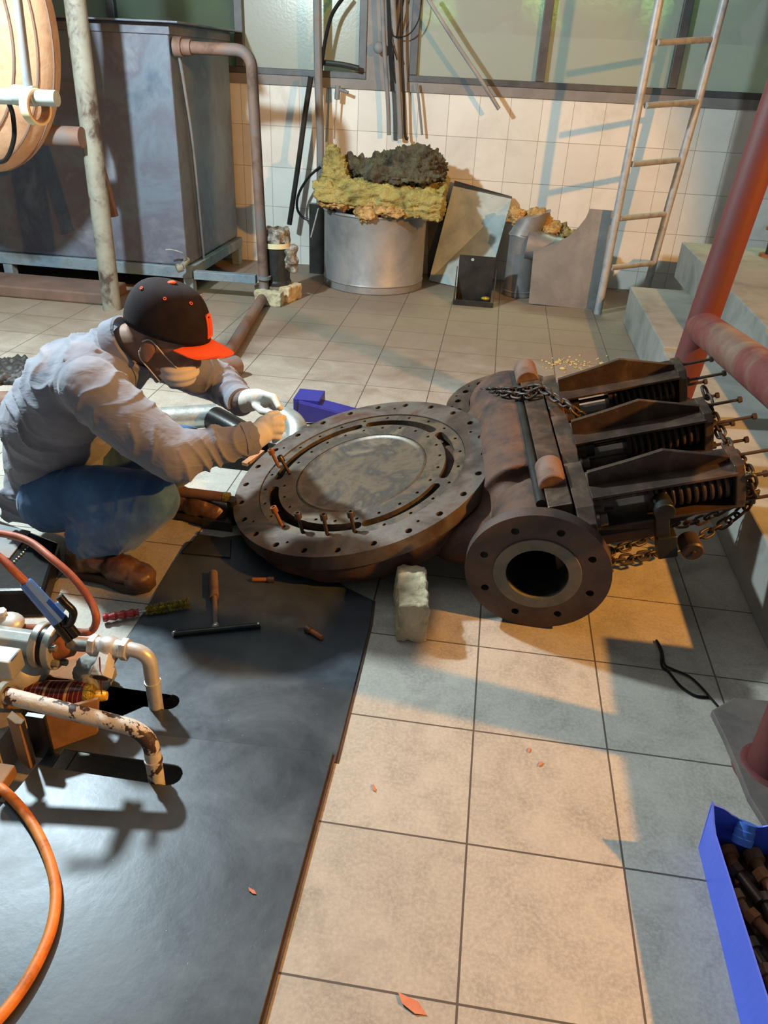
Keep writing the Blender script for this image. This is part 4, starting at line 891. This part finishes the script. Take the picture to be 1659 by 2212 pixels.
# cap
KC = X_(-.898, 1.2, .694); ka = math.radians(14); kf = X_(math.cos(ka), 0, -math.sin(ka)); ku = X_(math.sin(ka), 0, math.cos(ka))
def K(f, s_, u): return KC+kf*f+hs*s_+ku*u
b = MB(); rings = []
for i in range(15):
    a_ = PI/2*i/14; h = math.sin(a_); r_ = math.cos(a_)**.62 if i < 14 else .02
    rings.append([K(.116*r_*math.cos(t_)-.006*h, .090*r_*math.sin(t_)*(1+.0*h), -.012+.122*h+.004*math.cos(t_*6)*r_*0) for t_ in [2*PI*k/48 for k in range(48)]])
b.loops(rings, False, True); cap = b.build('cap', M['cap_black'], person)
so = cap.modifiers.new('thick', 'SOLIDIFY'); so.thickness = .003
b = MB(); top = []; bot = []
for i in range(9):
    f = i/8; row = []
    for j in range(25):
        s_ = (j/24-.5)*2; w = .080*math.sqrt(max(0, 1-(f*.82)**3.2)); y = s_*w*(1 if f < .99 else .9); xx = .085*math.sqrt(max(0, 1-(s_*.80)**2))+f*(.100*(1-.28*s_*s_)); row.append(K(xx, y, -.010-.020*s_*s_-.010*f))
    top.append(row)
vs = [p for r in top for p in r]+[p-ku*.003 for r in top for p in r]; fs = []; N = 9*25
for i in range(8):
    for j in range(24): a_ = i*25+j; fs += [(a_, a_+1, a_+26, a_+25), (N+a_, N+a_+25, N+a_+26, N+a_+1)]
for i in range(8): fs += [(i*25, i*25+25, N+i*25+25, N+i*25), (i*25+24, N+i*25+24, N+i*25+49, i*25+49)]
for j in range(24): fs += [(j, N+j, N+j+1, j+1), (200+j, 200+j+1, N+200+j+1, N+200+j)]
b.add(vs, fs).build('cap_brim', M['cap_orange'], cap)
MB().ell(K(-.006, 0, .111), (.011, .011, .004), 14, 8).build('cap_button', M['cap_orange'], cap)
def cap_pt(phi, el, off=.0025):
    h = math.sin(el); r_ = math.cos(el)**.62; return K((.116*r_)*math.cos(phi)-.006*h, .090*r_*math.sin(phi), -.012+.122*h)
for phi in (-2.35, -1.45, -.62, .62, 1.5):
    c = cap_pt(phi, .95); c2 = cap_pt(phi+.02, .95); c3 = cap_pt(phi, .97); nn = (c2-c).cross(c3-c).normalized()
    if nn.dot(c-KC) < 0: nn = -nn
    MB().lathe(c+nn*.0015, nn, [(.0022, 0), (.0044, 0), (.0044, .0012), (.0022, .0012)], 16, close=True).build('cap_eyelet', M['cap_orange'], cap)
# embroidered emblem on the cap front, seen edge-on
b = MB()
for (ph, el0, el1) in ((-.16, .12, .62), (.10, .12, .62)): b.tube([cap_pt(ph, el0+(el1-el0)*k/6)*1+kf*.002 for k in range(7)], .0035, 6)
b.tube([cap_pt(-.16+.26*k/6, .62)+kf*.002 for k in range(7)], .0035, 6); b.tube([cap_pt(-.16+.26*k/6, .15)+kf*.002 for k in range(7)], .0035, 6); b.tube([cap_pt(-.03, .15+.4*k/5)+kf*.002 for k in range(6)], .003, 6)
b.build('cap_emblem', M['cap_orange'], cap)
MB().tube([K(-.112*math.cos(t_)-.003, .05*math.sin(t_), -.004-.012*abs(math.cos(t_))) for t_ in [(-1.2+2.4*k/10) for k in range(11)]], .006, 8).build('cap_strap', M['cap_orange'], cap)
# mask with ear loops
b = MB(); b.ell(H(.060, 0, -.070), (.056, .062, .050), 24, 14, RH)
mk = voxel(b, 'face_mask', M['mask'], person, .0045, 2, lambda p, n: n*.002*math.sin(p.z*260))
for s_ in (-1, 1):
    MB().tube(bez([H(.070, .052*s_, -.045), H(.035, .070*s_, -.022), H(-.010, .082*s_, .004), H(-.030, .080*s_, -.012)], 6), .0016, 6).build('ear_loop', M['mask'], mk)
    MB().tube(bez([H(.045, .052*s_, -.108), H(.010, .068*s_, -.080), H(-.018, .078*s_, -.060), H(-.030, .080*s_, -.040)], 6), .0016, 6).build('ear_loop', M['mask'], mk)
# gloves: palm, five bent fingers each
def glove(nm, W_, palm, pr, Rp, fingers, thumb):
    b = MB(); b.ell(palm, pr, 20, 14, Rp); d = (palm-W_); limb(b, [W_, W_+d*.5], [.034, .033])
    for ch, r in fingers+[thumb]: limb(b, ch, [r*1.06]*(len(ch)-1)+[r*.9], 12)
    return voxel(b, 'work_glove', M['glove'], person, .0034, 3)
P1 = lambda x, y, Y: PY(x, y, Y)
# near hand: index pointing to the ring, the rest curled under
pn = P1(582, 922, 1.12)
glove('near', WN+X_(.012, .006, .002), pn, (.043, .026, .035), Rm((1, .25, .1), (0, 0, 1)), [
    ([P1(590, 905, 1.115), P1(603, 899, 1.13), P1(614, 903, 1.15)], .0092),
    ([P1(590, 915, 1.11), P1(608, 914, 1.12), P1(606, 926, 1.15)], .0094),
    ([P1(589, 928, 1.105), P1(607, 929, 1.115), P1(601, 940, 1.145)], .0092),
    ([P1(586, 941, 1.105), P1(602, 944, 1.115), P1(592, 953, 1.14)], .0084)],
    ([P1(572, 905, 1.14), P1(586, 895, 1.165), P1(600, 893, 1.175)], .0100))
pf_ = P1(556, 862, 1.325)
glove('far', WF+X_(.012, -.004, .0), pf_, (.046, .026, .030), Rm((1, -.3, .1), (0, 0, 1)), [
    ([P1(572, 852, 1.31), P1(592, 858, 1.28), P1(603, 880, 1.25)], .0094),
    ([P1(570, 860, 1.33), P1(592, 864, 1.30), P1(606, 882, 1.27)], .0094),
    ([P1(566, 868, 1.345), P1(588, 868, 1.32), P1(602, 884, 1.29)], .0090),
    ([P1(560, 874, 1.355), P1(582, 874, 1.34), P1(596, 886, 1.31)], .0082)],
    ([P1(552, 876, 1.30), P1(566, 888, 1.275), P1(586, 892, 1.25)], .0104))

# ------------------------------------------------------------------ pump cluster, lower left
def L(x, y, Y): return PY(x, y, Y)
YA, YB = .335, .535     # the two pipe runs
def pipe_thing(name, label, foot, path, r, mat, collar):
    t = thing(name, label, 'pipe', foot); MB().tube(path, r, 24).build('pipe_run', M[mat], t)
    c = collar; MB().cyl(c, c+Vector((0, 0, .006)), r*1.13, n=24).build('pipe_collar', M[mat], t); return t
f1 = PZ(340, 1685, 0)
zt = PY(300, 1580, YA).z
path = fillet([Vector((f1.x, YA, -.09)), Vector((f1.x, YA, zt+.004)), L(-60, 1484, YA)], .05, 14)
t = pipe_thing('flaking_pipe', 'white flaking pipe bending down into the near slot of the floor plate', Vector((f1.x, YA, 0)), path, .0165, 'peel', Vector((f1.x, YA, .062)))
MB().lathe(L(2, 1500, YA), (1, 0, 0), [(.017, 0), (.026, 0), (.026, .012), (.017, .012)], 24, close=True).build('pipe_union', M['pipe_old'], t)
f2 = PZ(342, 1520, 0); zb = PY(300, 1412, YB).z
path = fillet([Vector((f2.x, YB, -.09)), Vector((f2.x, YB, zb+.004)), L(262, 1398, YB)], .05, 14)
pipe_thing('elbow_pipe', 'tan painted pipe elbow bending down into the far slot of the floor plate', Vector((f2.x, YB, 0)), path, .0165, 'white_fit', Vector((f2.x, YB, .075)))
# tee strainer
tc2 = L(235, 1398, YB)
t = thing('tee_fitting', 'white metal tee fitting with an open hexagonal port above the spray can', 'fitting', tc2-Vector((0, 0, .03)))
MB().cyl(tc2+Vector((-.035, 0, 0)), tc2+Vector((.035, 0, 0)), .021, n=24).ell(tc2, (.03, .026, .026)).build('tee_body', M['white_fit'], t)
for s_ in (-.042, .03): MB().cyl(tc2+Vector((s_, 0, 0)), tc2+Vector((s_+.016, 0, 0)), .026, n=6).build('hex_collar', M['white_fit'], t, smooth=False, bev=.002)
dp = Vector((.05, -.75, -.45)).normalized()
MB().lathe(tc2+dp*.01, dp, [(.020, 0), (.022, .035), (.026, .036), (.026, .060), (.001, .060)], 6).build('open_port', M['white_fit'], t, smooth=False)
MB().cyl(tc2+dp*.060, tc2+dp*.0712, .0165, n=20).build('port_shade_disc', M['black'], t)  # black disc painted in for the shade inside the open port
MB().cyl(L(150, 1392, YB), L(212, 1397, YB), .014, n=20).build('nipple', M['pipe_old'], t)
# pump
pc = L(60, 1400, YB)
t = thing('small_pump', 'grey cast pump with bolted round flanges at the left edge', 'pump', Vector((pc.x, YB, 0)))
fcx = L(110, 1395, YB)
for k_, (dx, r_) in enumerate(((-.028, .052), (.002, .052))):
    MB().cyl(fcx+Vector((dx, 0, 0)), fcx+Vector((dx+.018, 0, 0)), r_, n=40).build('flange', M['grey_cast'], t, bev=.002)
MB().cyl(fcx+Vector((-.012, 0, 0)), fcx+Vector((.004, 0, 0)), .048, n=36).build('gasket', M['rubber'], t)
for k_ in range(6):
    a_ = 2*PI*k_/6+.4; q = fcx+Vector((.02, .04*math.cos(a_), .04*math.sin(a_))); MB().cyl(q, q+Vector((.014, 0, 0)), .008, n=6).build('flange_bolt', M['pipe_old'], t, ang=20)
MB().lathe(fcx+Vector((.02, 0, 0)), (1, 0, 0), [(.03, 0), (.022, .02), (.016, .035)], 24).build('hub', M['rust_bright'], t)
b = MB(); b.cyl(fcx+Vector((-.15, 0, 0)), fcx+Vector((-.028, 0, 0)), .030, n=8); b.build('pump_neck', M['grey_cast'], t, smooth=False, bev=.003)
b = MB(); b.ell(L(30, 1455, YB-.02), (.07, .06, .06)); b.cyl(L(20, 1450, YB), L(45, 1520, YB), .045, n=20); b.ell(L(70, 1440, YB), (.04, .04, .045)); voxel(b, 'pump_casing', M['grey_cast'], t, .006, 4)
b = MB(); q = L(15, 1432, YB-.09); b.box((q.x-.05, q.y-.02, q.z-.03), (q.x+.02, q.y+.03, q.z+.02)); b.build('square_boss', M['grey_cast'], t, smooth=False, bev=.004)
b = MB(); q = L(15, 1505, YB-.10); b.cyl(q-Vector((.05, 0, 0)), q+Vector((.012, 0, 0)), .027, n=6); b.build('hex_plug', M['rust_bright'], t, smooth=False, bev=.003)
b = MB(); q = L(20, 1345, YB+.05); b.ell(q, (.035, .03, .022)); b.cyl(q+Vector((-.015, 0, .01)), q+Vector((-.015, 0, .033)), .013, n=6); b.build('top_plug', M['white_fit'], t)
b = MB(); q0 = PZ(20, 1545, 0); b.box((-1.25, .55, 0), (-.90, .70, .035)); b.build('pump_base', M['rust_bright'], t, smooth=False, bev=.004)
# rock / concrete lump
blob('concrete_lump', [('e', (fcx.x+.075, YB+.03, .055), (.045, .05, .05))], 'concrete', .006, .010, 16, 'pitted grey concrete lump under the tee fitting', 'lump')
# spray can
zc = .036; a = PZ(70, 1500, zc); c = PZ(212, 1503, zc); d = (c-a); Lc = .185; d.normalize(); a = c-d*Lc
t = thing('spray_can', 'dark red spray can with a yellow cap and red straw lying behind the flaking pipe', 'spray can', Vector((a.x, a.y, 0)))
def can_mat():
    m, nt, b, tc = base('dark_red_can_print'); s = nd(nt, 'ShaderNodeSeparateXYZ'); nt.links.new(tc.outputs['Object'], s.inputs[0])
    v = math_(nt, 'FRACT', math_(nt, 'MULTIPLY', s.outputs[0], 95.0)); ln = math_(nt, 'GREATER_THAN', v, .80)
    v2 = math_(nt, 'FRACT', math_(nt, 'MULTIPLY', s.outputs[0], 21.0)); l2 = math_(nt, 'GREATER_THAN', v2, .88)
    col = mixc(nt, ln, (.085, .008, .008), (.30, .10, .05)); col = mixc(nt, l2, col, (.60, .33, .08)); nt.links.new(col, b.inputs['Base Color']); b.inputs['Roughness'].default_value = .22; b.inputs['Metallic'].default_value = .2
    return m
M['can'] = can_mat()
MB().lathe(a, d, [(.02, 0), (.030, 0), (.0325, .004), (.0325, Lc-.03), (.030, Lc-.024)], 40).build('can_body', M['can'], t)
MB().lathe(a-d*.0005, d, [(.033, 0), (.033, .03), (.0326, .03), (.0326, 0)], 40, close=True).build('yellow_band', M['yellow'], t)
MB().lathe(a+d*(Lc-.026), d, [(.031, 0), (.0315, .004), (.027, .016), (.014, .022), (.01, .022)], 32).build('can_shoulder', M['brass'], t)
MB().lathe(a+d*(Lc-.006), d, [(.012, 0), (.013, .016), (.010, .026), (.002, .026)], 20).build('nozzle', M['yellow'], t)
MB().cyl(a+d*(Lc+.008), PY(215, 1420, .45), .0016, n=8).build('straw', M['red_plastic'], t)
# rusty angle bracket
t = thing('steel_angle_stand', 'rusty steel angle stand below the flaking pipe at the left edge', 'stand', PZ(40, 1690, 0))
xa = PZ(60, 1690, 0); b = MB()
MB().bar(Vector((xa.x, YA+.02, -.0)), Vector((xa.x, YA+.02, .12)), .012, .04).build('upright', M['blackmetal'], t, smooth=False, bev=.001)
MB().hexa([Vector((xa.x-.05, YA+.0, 0)), Vector((xa.x-.01, YA-.02, 0)), Vector((xa.x-.01, YA, 0)), Vector((xa.x-.05, YA+.02, 0))], [Vector((xa.x-.05, YA+.0, .125)), Vector((xa.x-.01, YA-.02, .125)), Vector((xa.x-.01, YA, .125)), Vector((xa.x-.05, YA+.02, .125))]).build('wood_post', M['wood'], t, smooth=False, bev=.002)
MB().hexa([Vector((xa.x+.01, YA+.03, 0)), Vector((xa.x+.08, YA+.09, 0)), Vector((xa.x+.08, YA+.10, 0)), Vector((xa.x+.01, YA+.04, 0))], [Vector((xa.x+.01, YA+.03, .115)), Vector((xa.x+.10, YA+.09, .115)), Vector((xa.x+.10, YA+.10, .115)), Vector((xa.x+.01, YA+.04, .115))]).build('side_gusset', M['wood'], t, smooth=False, bev=.001)
# timber sleeper under the pump
qbox('timber_block', (-1.25, .20, 0), (-.93, .30, .03), 'wood', 'brown timber block on the floor under the flaking pipe', 'block')
# electrode holder and cable
t = thing('electrode_holder', 'blue handled welding electrode holder with black jaws resting on the pump flange', 'welding tool', L(110, 1385, .44))
h0 = L(55, 1258, .44); h1 = L(128, 1340, .44); h2 = L(158, 1378, .44); d = (h1-h0).normalized(); x_, y_, _ = frame_of(d)
MB().tube([h0, h0+(h1-h0)*.06, h0+(h1-h0)*.5, h1], .0155, 10, rf=lambda t_: .0125+.0035*t_).build('grip', M['blue_holder'], t, ang=20)
MB().hexa([h1-d*.035+x_*.01-y_*.006, h1-d*.005+x_*.01-y_*.006, h1-d*.005+x_*.01+y_*.006, h1-d*.035+x_*.01+y_*.006], [h1-d*.025+x_*.03-y_*.005, h1-d*.005+x_*.032-y_*.005, h1-d*.005+x_*.032+y_*.005, h1-d*.025+x_*.03+y_*.005]).build('trigger_block', M['blue_holder'], t, smooth=False, bev=.002)
for s_ in (-1, 1): MB().cyl(h1-d*.002+y_*.007*s_+x_*.003*s_, h2+y_*.0075*s_+x_*.003*s_, .0095, n=16).build('jaw', M['rubber'], t)
MB().tube(bez([L(128, 1288, .44), L(140, 1302, .44), L(158, 1322, .44), L(152, 1345, .44), L(138, 1348, .44)], 6), .008, 12).build('lever', M['rubber'], t)
cab = [L(-60, 1150, .62), L(0, 1152, .62), L(60, 1168, .60), L(110, 1205, .56), L(160, 1250, .54), L(195, 1298, .52), L(208, 1335, .50), L(200, 1360, .50), L(178, 1366, .50), L(120, 1358, .56), L(40, 1355, .6), L(-60, 1356, .62)]
o = MB().tube(bez(cab, 12), .0082, 14).build('welding_cable', M['cable_red']); tag(o, 'red-brown welding cable looping above the pump to the left edge', 'cable')
o = MB().tube(bez([L(-60, 1165, .46), L(0, 1205, .45), L(28, 1232, .44), h0+d*.005], 8), .0085, 14).build('holder_cable', M['cable_red'], t)
# orange hose, foreground
z = .011+.010
o = MB().tube(bez([PZ(x, y, z+.0) for x, y in [(-120, 1660), (-40, 1680), (5, 1705), (60, 1765), (100, 1840), (120, 1920), (112, 2000), (80, 2080), (30, 2160), (-40, 2240), (-100, 2300)]], 12), .0098, 18).build('orange_hose', M['orange_rubber']); tag(o, 'thick orange hose curving across the near floor plate, bottom left', 'hose')
# blue bin of bolts
t = thing('blue_bin', 'blue cut-open plastic bin full of rusty bolts at the bottom right', 'bin', PZ(1640, 2000, 0))
H = .125
fl = [PZ(1507, 1900, 0), PZ(1560, 2130, 0), PZ(1598, 2260, 0)]
c_bl = PZ(1512, 1850, 0); 
B0 = Vector((.452, .372, 0)); B1 = Vector((.452, -.02, 0)); dx = .30
R0 = Vector((.435, .352, H)); R1 = Vector((.452, -.03, H))
def wallq(a, b_, c, d, nm, n=24, prof=None):
    m = MB(); top = []; bot = []
    for i in range(n+1):
        s_ = i/n; p = a.lerp(b_, s_); q = d.lerp(c, s_); k = prof(s_) if prof else 0; bot.append(p); top.append(q+Vector((0, 0, k)))
    nn = (b_-a).cross(d-a).normalized()*.003; vs = bot+top+[v-nn for v in bot]+[v-nn for v in top]; N = n+1; fs = []
    for i in range(n):
        fs += [(i, i+1, N+i+1, N+i), (2*N+i, 3*N+i, 3*N+i+1, 2*N+i+1), (N+i, N+i+1, 3*N+i+1, 3*N+i), (i, 2*N+i, 2*N+i+1, i+1)]
    fs += [(0, N, 3*N, 2*N), (n, 2*N+n, 3*N+n, N+n)]
    return m.add(vs, fs).build(nm, M['blue'], t, smooth=False)
wallq(B0, B1, R1, R0, 'side_wall', prof=lambda s_: .03*max(0, 1-s_*9))
C0 = B0+Vector((dx, -.02, 0)); D0 = R0+Vector((dx+.03, -.02, .0))
wallq(C0, B0, R0, D0, 'end_wall', 40, prof=lambda s_: .022*math.sin((1-s_)*PI*6)*(.4+.6*(1-s_))+.012*max(0, s_*8-7)*2)
wallq(B1, B1+Vector((dx, 0, 0)), R1+Vector((dx, 0, 0)), R1, 'end_wall')
MB().box((B0.x, B1.y, .0), (B0.x+dx, B0.y, .004)).build('bottom', M['blue'], t, smooth=False)
MB().lathe(Vector((.500, .325, .085)), Vector((.1, .35, .5)), [(.018, 0), (.019, .012), (.0175, .014), (.0185, .026), (.017, .028), (.018, .04), (.004, .04)], 28).build('bottle_neck', M['blue_holder'], t)
random.seed(21)
mats = ['rust_bright', 'bar_metal', 'wood']
def bolt(i, p, ang, tilt, L_, r, lb):
    d = Vector((math.cos(ang)*math.cos(tilt), math.sin(ang)*math.cos(tilt), math.sin(tilt)))
    tt = thing('rusty_bolt', lb, 'bolt', p, 'rusty bolts in the blue bin')
    MB().cyl(p, p+d*L_*.22, r*1.55, n=6 if i % 2 else 18).build('bolt_head', M[mats[i % 3]], tt, ang=20); MB().cyl(p+d*L_*.22, p+d*L_, r, n=14).build('shank', M[mats[i % 3]], tt)
ords = ['farthest', 'second', 'third', 'fourth', 'fifth', 'sixth', 'seventh', 'nearest']
cols_ = ['along the side wall', 'in the middle row', 'in the right row']
i_ = 0
for ci, xx in enumerate((.487, .535, .590)):
    for ri in range(8):
        yy_ = .325-.046*ri; ang = (-1.25, -1.15, -.95)[ci]+random.uniform(-.3, .3)
        pos = ords[ri] if ri in (0, 7) else ords[ri]+' from the far end'
        bolt(i_, Vector((xx+random.uniform(-.008, .008), yy_+.02, .040+random.uniform(-.004, .004)+.012*(ri % 2))), ang, random.uniform(-.10, .10), random.uniform(.07, .09), random.uniform(.0085, .0115), 'rusty bolt in blue bin %s, %s' % (cols_[ci], pos)); i_ += 1
blob('rust_scrap', [('h', [Vector((.462, -.01, .006)), Vector((.74, -.01, .006)), Vector((.74, .355, .006)), Vector((.462, .355, .006))], [Vector((.462, -.01, .028)), Vector((.74, -.01, .028)), Vector((.74, .355, .028)), Vector((.462, .355, .028))])], 'rust_dark', .006, .008, 40)
rs_ = bpy.data.objects['rust_scrap']; tag(rs_, 'dark bed of rust scale and washers under the bolts in the blue bin', 'scrap', kind='stuff')
